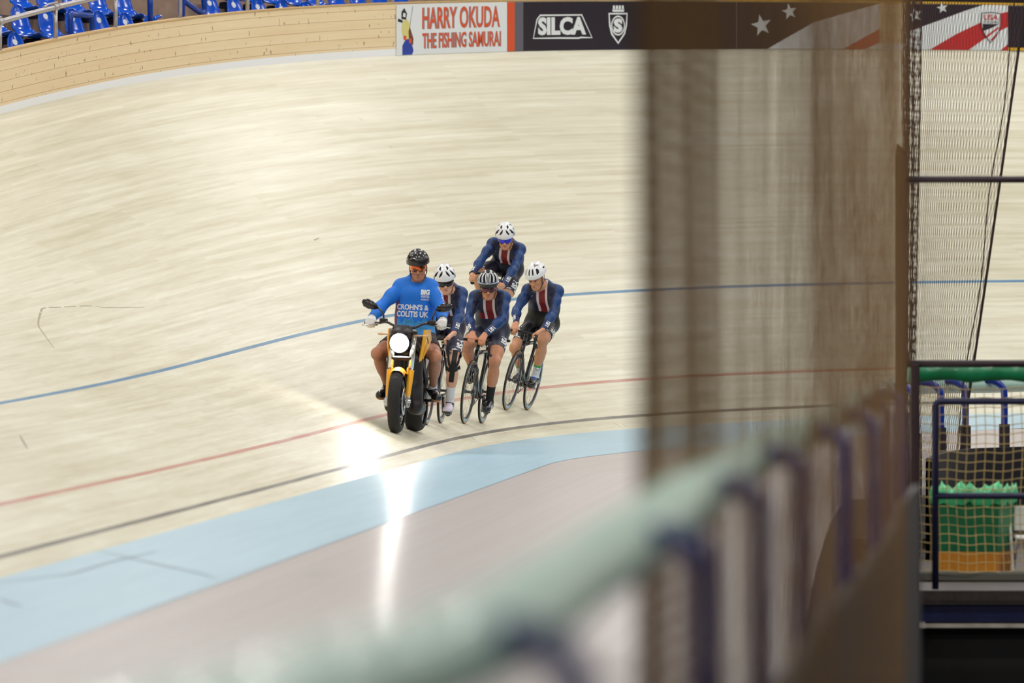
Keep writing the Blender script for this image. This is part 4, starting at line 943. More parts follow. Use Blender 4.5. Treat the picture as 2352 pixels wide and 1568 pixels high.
M_short = {'C': mat('slate navy shorts', rgb(44, 46, 66), .5, noise=.1, nscale=200), 'L': mat('dark purple navy shorts', rgb(46, 40, 62), .5, noise=.1, nscale=200), 'R': mat('black shorts', rgb(14, 12, 16), .5), 'T': mat('dark slate shorts', rgb(36, 34, 48), .5)}
M_hem = mat('grey dotted hem', rgb(84, 84, 98), .6, noise=.3, nscale=400)
M_jersey = mat('bright blue jersey', rgb(8, 116, 224), .6, noise=.07, nscale=14, bump=.15); M_jcyan = mat('pale cyan jersey print', rgb(60, 150, 215), .6, noise=.3, nscale=22); M_jpurp = mat('purple jersey print', rgb(96, 54, 110), .6, noise=.2, nscale=22)
M_mshort = mat('brown black shorts', rgb(58, 42, 44), .7, noise=.1); M_glove = mat('white gloves', rgb(232, 230, 226), .6, bump=.3, nscale=60); M_txt = mat('white lettering', rgb(235, 236, 238), .5)
M_sockw = mat('white sock', rgb(226, 224, 228), .7, noise=.04); M_sockb = mat('black sock', rgb(18, 15, 17), .7); M_shoeb = mat('glossy black shoe', rgb(20, 17, 20), .25, coat=.5); M_shoew = mat('white shoe', rgb(222, 208, 224), .35); M_shoeu = mat('blue shoe trim', rgb(20, 90, 180), .4); M_gum = mat('gum sole', rgb(190, 130, 80), .6); M_green = mat('green sock cuff', rgb(60, 170, 80), .7)
M_helw = mat('white helmet shell', rgb(238, 238, 240), .3, coat=.4); M_helk = mat('black helmet shell', rgb(22, 18, 20), .3, coat=.4); M_helin = mat('black helmet liner', rgb(18, 14, 16), .7); M_helb = mat('blue helmet stripe', rgb(50, 80, 150), .35); M_helr = mat('dark red vent lining', rgb(110, 22, 34), .6)
M_strap = mat('black strap', rgb(20, 17, 18), .7)
def lens_mat(name, stops, rough=.08):
    m = bpy.data.materials.new(name); m.use_nodes = True; nt = m.node_tree; b = nt.nodes['Principled BSDF']; tc = N(nt, 'ShaderNodeTexCoord'); g = N(nt, 'ShaderNodeTexNoise'); g.inputs['Scale'].default_value = 14; g.inputs['Detail'].default_value = 1
    cr = N(nt, 'ShaderNodeValToRGB'); e = cr.color_ramp.elements
    e[0].position, e[0].color = stops[0]; e[1].position, e[1].color = stops[-1]
    for p, c in stops[1:-1]: q = e.new(p); q.color = c
    nt.links.new(tc.outputs['Object'], g.inputs['Vector']); nt.links.new(g.outputs['Fac'], cr.inputs[0]); nt.links.new(cr.outputs[0], b.inputs['Base Color']); b.inputs['Roughness'].default_value = rough; b.inputs['Metallic'].default_value = .55; b.inputs['Coat Weight'].default_value = .6
    return m
M_lens = {'M': lens_mat('orange mirrored lens', [(.36, rgb(245, 170, 20)), (.47, rgb(220, 60, 24)), (.55, rgb(240, 120, 20)), (.66, rgb(90, 40, 20))]), 'L': lens_mat('black lens', [(.3, rgb(20, 16, 18)), (.7, rgb(34, 28, 32))]), 'C': lens_mat('rose tinted lens', [(.35, rgb(120, 60, 78)), (.65, rgb(60, 24, 40))]), 'T': lens_mat('blue mirrored lens', [(.35, rgb(20, 20, 190)), (.65, rgb(50, 60, 235))])}

def rotm(axis, a):
    c, s = math.cos(a), math.sin(a)
    return np.array({'x': [[1, 0, 0], [0, c, -s], [0, s, c]], 'y': [[c, 0, s], [0, 1, 0], [-s, 0, c]], 'z': [[c, -s, 0], [s, c, 0], [0, 0, 1]]}[axis])
def ik(a, b, l1, l2, pole):
    a = np.array(a, float); b = np.array(b, float); d = b - a; L = np.linalg.norm(d); L = min(L, (l1 + l2) * .999); u = d / np.linalg.norm(d)
    x = (l1 * l1 - l2 * l2 + L * L) / (2 * L); h = math.sqrt(max(l1 * l1 - x * x, 1e-6)); p = np.array(pole, float); p = p - u * (p @ u); p /= np.linalg.norm(p); return a + u * x + p * h
TOR, PEL, NEC, HEA, UAL, UAR, FAL, FAR, HAL, HAR, THL, THR, SHL, SHR, FOL, FOR_ = range(16)

def build_body(J, fat=0.0, female=False, h=.0062):
    pts = np.array([v for k, v in J.items() if isinstance(v, np.ndarray) and v.shape == (3,)])
    f = Field(pts.min(0) - .2, pts.max(0) + .22, h)
    hl, hr, ch, nb, sl, sr = J['hipL'], J['hipR'], J['chest'], J['neckb'], J['shL'], J['shR']; pc = (hl + hr) / 2; mid = J['mid']
    g = .0 + fat; lat = unit(sl - sr)
    # trunk: pelvis, waist, rib cage as two side columns that narrow to the waist
    for sd in (1, -1):
        f.rc(pc + lat * .065 * sd, mid + lat * .06 * sd, .112 + g, .10 + g, k=.06, lab=PEL); f.rc(mid + lat * .06 * sd, ch + lat * .075 * sd, .10 + g, .105 + g * .8, k=.06, lab=TOR)
        s_ = sl if sd > 0 else sr; f.rc(ch + lat * .05 * sd + unit(nb - ch) * .02, s_ - lat * sd * .02, .085 + g * .5, .06 + g * .4, k=.05, lab=TOR); f.rc(nb + lat * .02 * sd + unit(nb - ch) * .01, s_ - lat * sd * .01, .055, .046, k=.05, lab=TOR)
        f.el(pc + lat * .075 * sd + J.get('bum', np.array([-.05, 0, -.01])), (.11, .10, .11), k=.05, lab=PEL)
    hd, R = J['headc'], J['headR']; P = lambda x, y, z: hd + R @ np.array([x, y, z])
    f.rc(nb, P(-.025, 0, -.075), .060 + g * .3, .054, k=.03, lab=NEC); f.rc(nb, P(.015, 0, -.07), .05, .045, k=.03, lab=NEC)
    # head
    f.el(P(-.01, 0, .03), (.095, .076, .088), R, k=.02, lab=HEA); f.el(P(.02, 0, -.035), (.066, .058, .082), R, k=.03, lab=HEA); f.el(P(.058, 0, -.092), (.026, .03, .022), R, k=.025, lab=HEA)
    f.rc(P(.0, .045, -.065), P(.05, .016, -.095), .022, .02, k=.02, lab=HEA); f.rc(P(.0, -.045, -.065), P(.05, -.016, -.095), .022, .02, k=.02, lab=HEA)
    for sd in (1, -1):
        f.el(P(.068, sd * .035, -.022), (.02, .024, .02), R, k=.02, lab=HEA); f.rc(P(.083, sd * .012, .022), P(.072, sd * .046, .02), .011, .010, k=.012, lab=HEA)
        f.el(P(.0835, sd * .031, .004), (.014, .017, .011), R, k=.010, lab=HEA, sub=True); f.el(P(-.008, sd * .080, -.01), (.020, .009, .032), R, k=.008, lab=HEA); f.el(P(-.004, sd * .086, -.01), (.009, .006, .018), R, k=.006, lab=HEA, sub=True)
        f.el(P(.098, sd * .012, -.034), (.011, .009, .009), R, k=.008, lab=HEA)
    f.rc(P(.088, 0, .012), P(.110, 0, -.030), .009, .0135, k=.012, lab=HEA)
    f.rc(P(.085, -.022, -.060), P(.085, .022, -.060), .0085, .0085, k=.008, lab=HEA); f.rc(P(.083, -.018, -.071), P(.083, .018, -.071), .009, .009, k=.008, lab=HEA)
    f.rc(P(.094, -.024, -.0655), P(.094, .024, -.0655), .0028, .0028, k=.004, lab=HEA, sub=True)
    # limbs
    for sd, S_, E_, W_, UA, FA in ((1, sl, J['elL'], J['wrL'], UAL, FAL), (-1, sr, J['elR'], J['wrR'], UAR, FAR)):
        f.el(S_, (.058 + g * .1,) * 3, k=.05, lab=UA); f.rc(S_, E_, .052 + g * .15, .041 + g * .2, k=.03, lab=UA); q = S_ * .55 + E_ * .45; f.el(q, (.050 + g * .2,) * 3, k=.05, lab=UA)
        f.rc(E_, W_, .043 + g * .3, .029 + g * .25, k=.02, lab=FA); q = E_ * .74 + W_ * .26; f.el(q, (.046 + g * .3,) * 3, k=.04, lab=FA)
    for sd, H_, K_, A_, T_, TH, SH, FO in ((1, hl, J['knL'], J['anL'], J['toL'], THL, SHL, FOL), (-1, hr, J['knR'], J['anR'], J['toR'], THR, SHR, FOR_)):
        f.rc(H_, K_, .092 + g * .3, .057, k=.05, lab=TH); fw = unit(np.array([1, 0, .6])); q = H_ * .55 + K_ * .45; f.rc(q + fw * .012, H_ * .25 + K_ * .75 + fw * .008, .078 + g * .2, .064, k=.05, lab=TH)
        f.rc(K_, A_, .054, .036, k=.03, lab=SH); f.el(K_ + np.array([.012, 0, 0]), (.05, .05, .055), k=.03, lab=SH); ax_ = unit(A_ - K_); back = np.array([-1., 0, 0]); back = unit(back - ax_ * (back @ ax_)); q = K_ * .70 + A_ * .30
        f.rc(q + back * .022, K_ * .52 + A_ * .48 + back * .016, .052, .045, k=.05, lab=SH)
        f.rc(A_ + back * .03 - np.array([0, 0, .035]), A_, .034, .034, k=.02, lab=FO); f.rc(A_ - np.array([0, 0, .02]), T_, .036, .028, k=.03, lab=FO)
    # hands
    for sd, key, HA in ((1, 'L', HAL), (-1, 'R', HAR)):
        W_, G, t, n, fdir = J['wr' + key], J['grip' + key], J['gax' + key], J['gn' + key], J['gf' + key]; th = J['gth' + key]     # th: +-1 along t where the thumb lies
        br = J.get('br', .0145); K0 = G - n * (br + .014) + fdir * .006
        f.rc(W_, W_ * .5 + K0 * .5, .026, .027, k=.015, lab=HA, flat=(n, 1.45)); 
        for i, o_ in enumerate((.030, .010, -.010, -.029)):
            o_ *= th; ln = (.94, 1.05, 1.0, .82)[i]; c0 = K0 + t * o_ - fdir * abs(o_) * .15; f.rc(W_ + t * o_ * .45, c0, .017, .0115, k=.012, lab=HA)
            a0 = J.get('curl', (35, 105, 165)); p = c0; ext = (0, 4, 0, -8)[i]
            for L_, a, r0, r1 in ((.040 * ln, a0[0] + ext, .0105, .0095), (.026 * ln, a0[1] + ext, .0095, .009), (.021 * ln, a0[2] + ext, .009, .0075)):
                a = math.radians(a); e = p + (fdir * math.cos(a) + n * math.sin(a)) * L_; f.rc(p, e, r0, r1, k=.005, lab=HA); p = e
        b0 = W_ * .72 + K0 * .28 + t * th * .022 + n * .004; b1 = W_ * .2 + K0 * .8 + t * th * .044 + n * .012; b2 = b1 + unit(fdir * .55 + n * .75 - t * th * .12) * .028; b3 = b2 + unit(fdir * .35 + n * .8 - t * th * .35) * .024
        f.rc(b0, b1, .016, .0125, k=.012, lab=HA); f.rc(b1, b2, .0120, .0105, k=.006, lab=HA); f.rc(b2, b3, .0105, .0085, k=.005, lab=HA)
    return f.mesh()

def para(P, a, b): d = b - a; return ((P - a) @ d) / (d @ d)
def shell(name, body, keep, off, mats, mi_fn, parent, trims=()):
    """cloth skin: faces of the body whose corners are kept, pushed outwards, hems trimmed to planes"""
    V, F, N_, L_ = body; fk = keep[F].all(1)
    if not fk.any(): return None
    Fk = F[fk]; u, inv = np.unique(Fk, return_inverse=True); Fn = inv.reshape(Fk.shape)
    P = V[u] + N_[u] * off; 
    # tidy the hem: edge corners slide to the trimming plane
    e = np.sort(np.concatenate([Fn[:, [i, (i + 1) % 4]] for i in range(4)]), 1); _, first, cnt = np.unique(e[:, 0].astype(np.int64) * 10 ** 7 + e[:, 1], return_index=True, return_counts=True); bv = np.unique(e[first[cnt == 1]])
    for a, b, t0, sel in trims:
        d = b - a; t = para(P[bv], a, b); w = (np.abs(t - t0) * np.linalg.norm(d) < .016) & np.isin(L_[u[bv]], sel); P[bv[w]] += (t0 - t[w])[:, None] * d
    # turned-in hem gives the cloth an edge
    cn = V[u]; n0 = len(P); mp = {int(q): n0 + i for i, q in enumerate(bv)}; P = np.concatenate([P, P[bv] - N_[u[bv]] * off * 1.3]); be = e[first[cnt == 1]]
    q = [(int(a), int(b), mp[int(b)], mp[int(a)]) for a, b in be]
    C = P[:n0][Fn].mean(1); NN = N_[u][Fn].mean(1); LL = L_[u][Fn[:, 0]]; mi = mi_fn(C, NN, LL)
    fc = {}
    for i, r in enumerate(Fn.tolist()):
        for k in range(4): fc[(r[k], r[(k + 1) % 4])] = i
    qm = []; q2 = []
    for (a, b, c, d) in q:
        if (a, b) in fc: qm.append(mi[fc[(a, b)]]); q2.append((b, a, d, c))
        else: qm.append(mi[fc[(b, a)]]); q2.append((a, b, c, d))
    return obj(name, P, Fn.tolist() + q2, mats, parent, np.concatenate([mi, qm]) if len(qm) else mi, smooth=True)
def attr(o, name, vals):
    a = o.data.attributes.new(name, 'FLOAT', 'POINT'); v = np.zeros(len(o.data.vertices), np.float32); v[:len(vals)] = vals; a.data.foreach_set('value', v)
def suit_mat(name, rules, base, noise=.12, rough=.48):
    """rules: list of (colour, [(attribute, lo, hi), ...]); later rules win; crisp pattern edges across faces"""
    m = bpy.data.materials.new(name); m.use_nodes = True; nt = m.node_tree; L = nt.links.new; b = nt.nodes['Principled BSDF']; at_ = {}; col = None
    def A(n):
        if n not in at_: q = N(nt, 'ShaderNodeAttribute', attribute_name=n); at_[n] = q.outputs['Fac']
        return at_[n]
    for c, conds in rules:
        e = None
        for n, lo, hi in conds:
            for op, v in (('GREATER_THAN', lo), ('LESS_THAN', hi)):
                if v is None: continue
                q = N(nt, 'ShaderNodeMath', operation=op); L(A(n), q.inputs[0]); q.inputs[1].default_value = v
                if e is None: e = q.outputs[0]
                else: w = N(nt, 'ShaderNodeMath', operation='MULTIPLY'); L(e, w.inputs[0]); L(q.outputs[0], w.inputs[1]); e = w.outputs[0]
        x = N(nt, 'ShaderNodeMix', data_type='RGBA'); L(e, x.inputs[0]); x.inputs[7].default_value = c
        if col is None: x.inputs[6].default_value = base
        else: L(col, x.inputs[6])
        col = x.outputs[2]
    tc = N(nt, 'ShaderNodeTexCoord'); g = N(nt, 'ShaderNodeTexNoise'); g.inputs['Scale'].default_value = 170; L(tc.outputs['Object'], g.inputs['Vector'])
    r = N(nt, 'ShaderNodeMapRange'); r.inputs[1].default_value = .3; r.inputs[2].default_value = .7; r.inputs[3].default_value = 1 - noise; r.inputs[4].default_value = 1 + noise; L(g.outputs['Fac'], r.inputs[0])
    v = N(nt, 'ShaderNodeVectorMath', operation='SCALE')
    if col is None: v.inputs[0].default_value = base[:3]
    else: L(col, v.inputs[0])
    L(r.outputs[0], v.inputs['Scale']); L(v.outputs[0], b.inputs['Base Color']); b.inputs['Roughness'].default_value = rough; return m
def ribbon(name, T, path, width, fw, m, off=.004, parent=None, nu=24, nv=5):
    """strip of tape following path points, laid onto a surface by casting along -fw"""
    P = bez(path, max(2, nu // (len(path) - 1))); V = []; fw = unit(fw)
    for i in range(len(P)):
        d = P[min(i + 1, len(P) - 1)] - P[max(i - 1, 0)]; sdv = unit(np.cross(fw, d))
        for j in range(nv):
            q = P[i] + sdv * width * (j / (nv - 1) - .5); h_ = T.ray_cast(Vector(q + fw * .15), Vector(-fw), .35); V.append(np.array(h_[0]) + fw * off * .6 + np.array(h_[1]) * off * .6 if h_[0] is not None else q)
    F = [(i * nv + j, i * nv + j + 1, (i + 1) * nv + j + 1, (i + 1) * nv + j) for i in range(len(P) - 1) for j in range(nv - 1)]
    return obj(name, V, F, m, parent, smooth=True)
def bvh_of(o): return BVHTree.FromPolygons([v.co for v in o.data.vertices], [tuple(p.vertices) for p in o.data.polygons])
def print_text(name, st, target, c, ux, uy, w, hgt, m, bold=.03, off=.004, parent=None, trees=None):
    """lettering laid on a cloth surface: centre c, reading direction ux, up direction uy, projected inwards"""
    ux = unit(ux); uy = unit(np.array(uy) - ux * (np.array(uy) @ ux)); nrm = np.cross(ux, uy); v, f, ar = text_mesh(st, bold); T = trees or bvh_of(target); V = []; ok = []
    for x, y in v:
        p = c + ux * (x - .5) * w + uy * (y - .5) * hgt; hit = T.ray_cast(Vector(p + nrm * .12), Vector(-nrm), .30)
        if hit[0] is None: V.append(tuple(p)); ok.append(False)
        else: V.append(tuple(np.array(hit[0]) + nrm * off)); ok.append(True)
    F = [q for q in f if all(ok[i] for i in q)]
    if not F: return None
    return obj(name, V, F, m, parent or target)

# ---- helmets: carved shells in head space (x forward, y left, z up)
def helmet(parent, hc, R, vents, m_shell, m_in, marks=None, k=1.0, ribs=None, brim=-.012, rnd=(.142, .112, .122), aero=False):
    f = Field((-.17, -.135, -.07), (.165, .135, .145), .0036); rx, ry, rz = rnd
    f.el((-.005, 0, 0), (rx, ry, rz), k=.004, lab=0); f.el((-.05, 0, .0), (rx * .8, ry * .93, rz * .96), k=.02, lab=0)
    f.plane((0, 0, brim), (.16, 0, 1)); Dout = f.D.copy()
    f.el((-.008, 0, -.01), (rx - .024, ry - .024, rz - .020), k=.003, sub=True)
    def sp(az, el, d=0.0):
        a = math.radians(az); e = math.radians(el); u = np.array([math.cos(e) * math.cos(a), math.cos(e) * math.sin(a), math.sin(e)]); r = 1 / math.sqrt((u[0] / rx) ** 2 + (u[1] / ry) ** 2 + (u[2] / rz) ** 2); return u * (r + d)
    for v in vents:
        pts = [sp(a, e, -.004) for a, e in v[0]]; rs = v[1]
        for i in range(len(pts) - 1): f.rc(pts[i], pts[i + 1], rs[i], rs[i + 1], k=.003, sub=True)
    V, F, L_ = f.mesh(); g = np.clip(np.round((V - f.lo) / f.h).astype(int), 0, f.n - 1)
    q = np.sqrt(((V[:, 0] + .005) / rx) ** 2 + (V[:, 1] / ry) ** 2 + (V[:, 2] / rz) ** 2); q2 = np.sqrt(((V[:, 0] + .05) / (rx * .8)) ** 2 + (V[:, 1] / (ry * .93)) ** 2 + (V[:, 2] / (rz * .96)) ** 2)
    deep = np.minimum(1 - q, 1 - q2) * .115; deep = np.where((q < 1) | (q2 < 1), np.maximum(1 - q, 0) * .11, 0); deep = np.where(q2 < 1, np.minimum(deep, np.maximum(1 - q2, 0) * .11) if False else np.where(np.maximum(1 - q, 1 - q2) > .06, .02, 0), deep)
    C = V[F]; dm = deep[F].mean(1); cz = C[:, :, 2].mean(1); mi = (dm > .0052).astype(int); low = (cz < brim - .16 * C[:, :, 0].mean(1) + .006); mi[low & (dm < .013)] = 0
    mats = [m_shell, m_in] + ([marks[0]] if marks else [])
    if marks: s_ = marks[1](C.mean(1)) & (mi == 0); mi[s_] = 2
    W_ = (V * k) @ R.T + hc
    return obj('helmet', W_, F, mats, parent, mi, smooth=True), sp
def on_shell(hc, R, sp, k=1.0): return lambda az, el, d: hc + R @ (sp(az, el, d) * k)
def shades(parent, hd, R, m, frame_m, z0=.025, hgt=.052, w=70, bridge=True, nm='sunglasses'):
    V = []; n = 25; m_ = 6
    for i in range(n):
        a = math.radians(-w + 2 * w * i / (n - 1)); t = abs(-1 + 2 * i / (n - 1)); cut = .016 * math.exp(-((t) / .14) ** 2); lo = z0 - hgt + cut + .022 * t ** 3
        for j in range(m_):
            z = z0 + (lo - z0) * j / (m_ - 1); b = math.sin(PI * j / (m_ - 1)) * .004; r1, r2 = .108 + b, .083 + b * .5; V.append(hd + R @ np.array([r1 * math.cos(a) + .006, r2 * math.sin(a), z]))
    V2 = [hd + R @ (R.T @ (v - hd) * np.array([.965, .965, 1])) for v in V]; F = [(i * m_ + j, i * m_ + j + 1, (i + 1) * m_ + j + 1, (i + 1) * m_ + j) for i in range(n - 1) for j in range(m_ - 1)]; q = len(V); F += [tuple(x + q for x in t[::-1]) for t in F]
    for i in range(n - 1): F.append((i * m_, (i + 1) * m_, q + (i + 1) * m_, q + i * m_)); F.append((i * m_ + m_ - 1, q + i * m_ + m_ - 1, q + (i + 1) * m_ + m_ - 1, (i + 1) * m_ + m_ - 1))
    mb = MB(); mb.tube([V[i * m_] + R @ np.array([.001, 0, .002]) for i in range(n)], .0035, 6)
    for sd in (0, n - 1): e = V[sd * m_ + 1]; y = -1 if sd == 0 else 1; mb.tube([e, hd + R @ np.array([-.01, y * .088, .008]), hd + R @ np.array([-.05, y * .086, .0])], .0035, 6)
    o = mb.build(nm, frame_m, parent); obj('lens', V + V2, F, m, o, smooth=True); return o
def face(parent, hd, R):
    P = lambda x, y, z: hd + R @ np.array([x, y, z])
    for sd in (1, -1):
        mb = MB(); mb.ell(P(.0775, sd * .031, .003), (.0112, .0125, .0056), R, n=14, m=8); e = mb.build('eye', M_eye, parent); mb = MB(); mb.ell(P(.0862, sd * .0315 - .002, .001), (.0040, .0062, .0048), R, 10, 6); mb.build('iris', M_iris, e)
        mb = MB(); mb.tube([P(.0935, sd * .013, .027), P(.090, sd * .03, .032), P(.074, sd * .048, .028)], [.0035, .0042, .002], 6); mb.build('eyebrow', M_hair, parent)
    mb = MB(); mb.tube([P(.0845, -.026, -.065), P(.0925, -.009, -.0615), P(.0933, 0, -.0625), P(.0925, .009, -.0615), P(.0845, .026, -.065)], [.0015, .0034, .003, .0034, .0015], 8); mb.tube([P(.0845, -.024, -.067), P(.0915, 0, -.0715), P(.0845, .024, -.067)], [.0015, .0044, .0015], 8); mb.build('lips', M_lip, parent)
def strap(parent, hd, R):
    mb = MB()
    for sd in (1, -1): mb.tube(bez([hd + R @ np.array(p) for p in ((.02, sd * .083, .045), (.012, sd * .080, -.02), (.025, sd * .066, -.075), (.045, sd * .03, -.112), (.05, 0, -.118))], 5), .0055, 6, squash=(tuple(R[:, 1]), .45)); mb.tube(bez([hd + R @ np.array(p) for p in ((-.05, sd * .085, .03), (-.02, sd * .085, -.03), (.015, sd * .074, -.06))], 5), .005, 6, squash=(tuple(R[:, 1]), .45))
    mb.build('chin_strap', M_strap, parent)
def shoe(parent, A, T, m, sole_m, kind, trim=None):
    A = np.array(A); T = np.array(T); heel = A + np.array([-.045, 0, -.045]); f = Field(np.minimum(A, T) - .13, np.maximum(A, T) + .13, .0055); lt = np.array([0, 1., 0])
    f.rc(heel, A + np.array([-.005, 0, -.01]), .040, .043, k=.02, lab=0); f.rc(A + np.array([0, 0, -.02]), T, .044, .035, k=.03, lab=0); f.rc(heel, T, .036, .034, k=.03, lab=0); f.el(T - unit(T - heel) * .03, (.05, .046, .036), k=.03, lab=0)
    d = unit(T - heel); up = unit(np.cross(np.cross(d, np.array([0, 0, 1.])), d)); c = (heel + T) / 2
    f.plane(A + up * .028, -up + d * .25); V, F, L_ = f.mesh(); hgt = (V - heel) @ up; s_ = (V - heel) @ d; Ld = np.linalg.norm(T - heel); mi = np.zeros(len(F), int); hf = hgt[F].mean(1); sf = s_[F].mean(1) / Ld
    mi[hf < (-.020 if kind != 'gum' else -.016)] = 1
    if trim is not None:
        if kind == 'band': mi[(sf > .30) & (sf < .52) & (hf > -.012)] = 2; mi[(sf > .80) & (hf < .0)] = 1
        else: mi[(hf > .055)] = 2
    o = obj('shoe', V, F, [m, sole_m] + ([trim] if trim else []), parent, mi, smooth=True); return o, heel, d, up
BENT = np.array([-.06, 0, .0])
def grip(J, key, G, bar_axis, elbow, n_hint, fdir=None, th=1, plen=.088, br=.0145):
    G = np.array(G, float); t = unit(bar_axis); f_ = unit(G - elbow) if fdir is None else np.array(fdir, float); f_ = unit(f_ - t * (f_ @ t)); n = np.cross(t, f_); n = n if n @ np.array(n_hint) > 0 else -n; n = unit(n)
    J['grip' + key] = G; J['gax' + key] = t; J['gn' + key] = n; J['gf' + key] = f_; J['gth' + key] = th
    K0 = G - n * (br + .014) + f_ * .006; w_dir = unit(f_ * .8 + unit(K0 - elbow) * .5 ); J['wr' + key] = K0 - w_dir * plen; J['br'] = br
def headframe(J, hel, roll, yaw, pitch, drop=.062):
    R = rotm('x', math.radians(-roll)) @ rotm('z', math.radians(yaw)) @ rotm('y', math.radians(pitch)); J['headR'] = R; J['headc'] = np.array(hel, float) - R @ np.array([-.005, 0, drop])
def person(key, label, J, skin, **kw):
    V, F, L_ = build_body(J, **kw); N_ = normals(V, F); cz = V[F][:, :, 2]
    o = obj('person', V, F, skin, None, smooth=True); o.matrix_world = MX[key]; tag(o, label, 'person'); return o, (V, F, N_, L_)
def pedal_pos(ph, sd): a = math.radians(ph + (0 if sd > 0 else 180)); return np.array([-.575 + .165 * math.cos(a), sd * .125, .285 + .165 * math.sin(a)])

VENT6 = [([(10, 36), (16, 22), (25, 9)], (.006, .013, .009)), ([(-10, 36), (-16, 22), (-25, 9)], (.006, .013, .009)), ([(36, 36), (50, 20), (66, 9)], (.006, .017, .009)), ([(-36, 36), (-50, 20), (-66, 9)], (.006, .017, .009)), ([(42, 66), (32, 54), (24, 43)], (.006, .013, .007)), ([(-42, 66), (-32, 54), (-24, 43)], (.006, .013, .007)), ([(85, 30), (105, 18)], (.009, .011)), ([(-85, 30), (-105, 18)], (.009, .011)), ([(90, 60), (110, 45)], (.009, .01)), ([(-90, 60), (-110, 45)], (.009, .01))]
VENTC = [([(0, 66), (0, 36)], (.008, .012)), ([(26, 50), (15, 12)], (.011, .011)), ([(-26, 50), (-15, 12)], (.011, .011)), ([(54, 45), (40, 12)], (.013, .013)), ([(-54, 45), (-40, 12)], (.013, .013)), ([(84, 42), (70, 12)], (.014, .014)), ([(-84, 42), (-70, 12)], (.014, .014)), ([(120, 40), (105, 15)], (.014, .014)), ([(-120, 40), (-105, 15)], (.014, .014))]
VENTR = [([(12, 38), (12, 10)], (.0085, .0095)), ([(-8, 38), (-8, 10)], (.0085, .0095)), ([(-30, 38), (-30, 10)], (.008, .009)), ([(38, 36), (37, 14)], (.010, .013)), ([(47, 33), (44, 18)], (.009, .010)), ([(-46, 31), (-44, 13)], (.010, .013)), ([(100, 30), (125, 25)], (.010, .010)), ([(-100, 30), (-125, 25)], (.010, .010))]

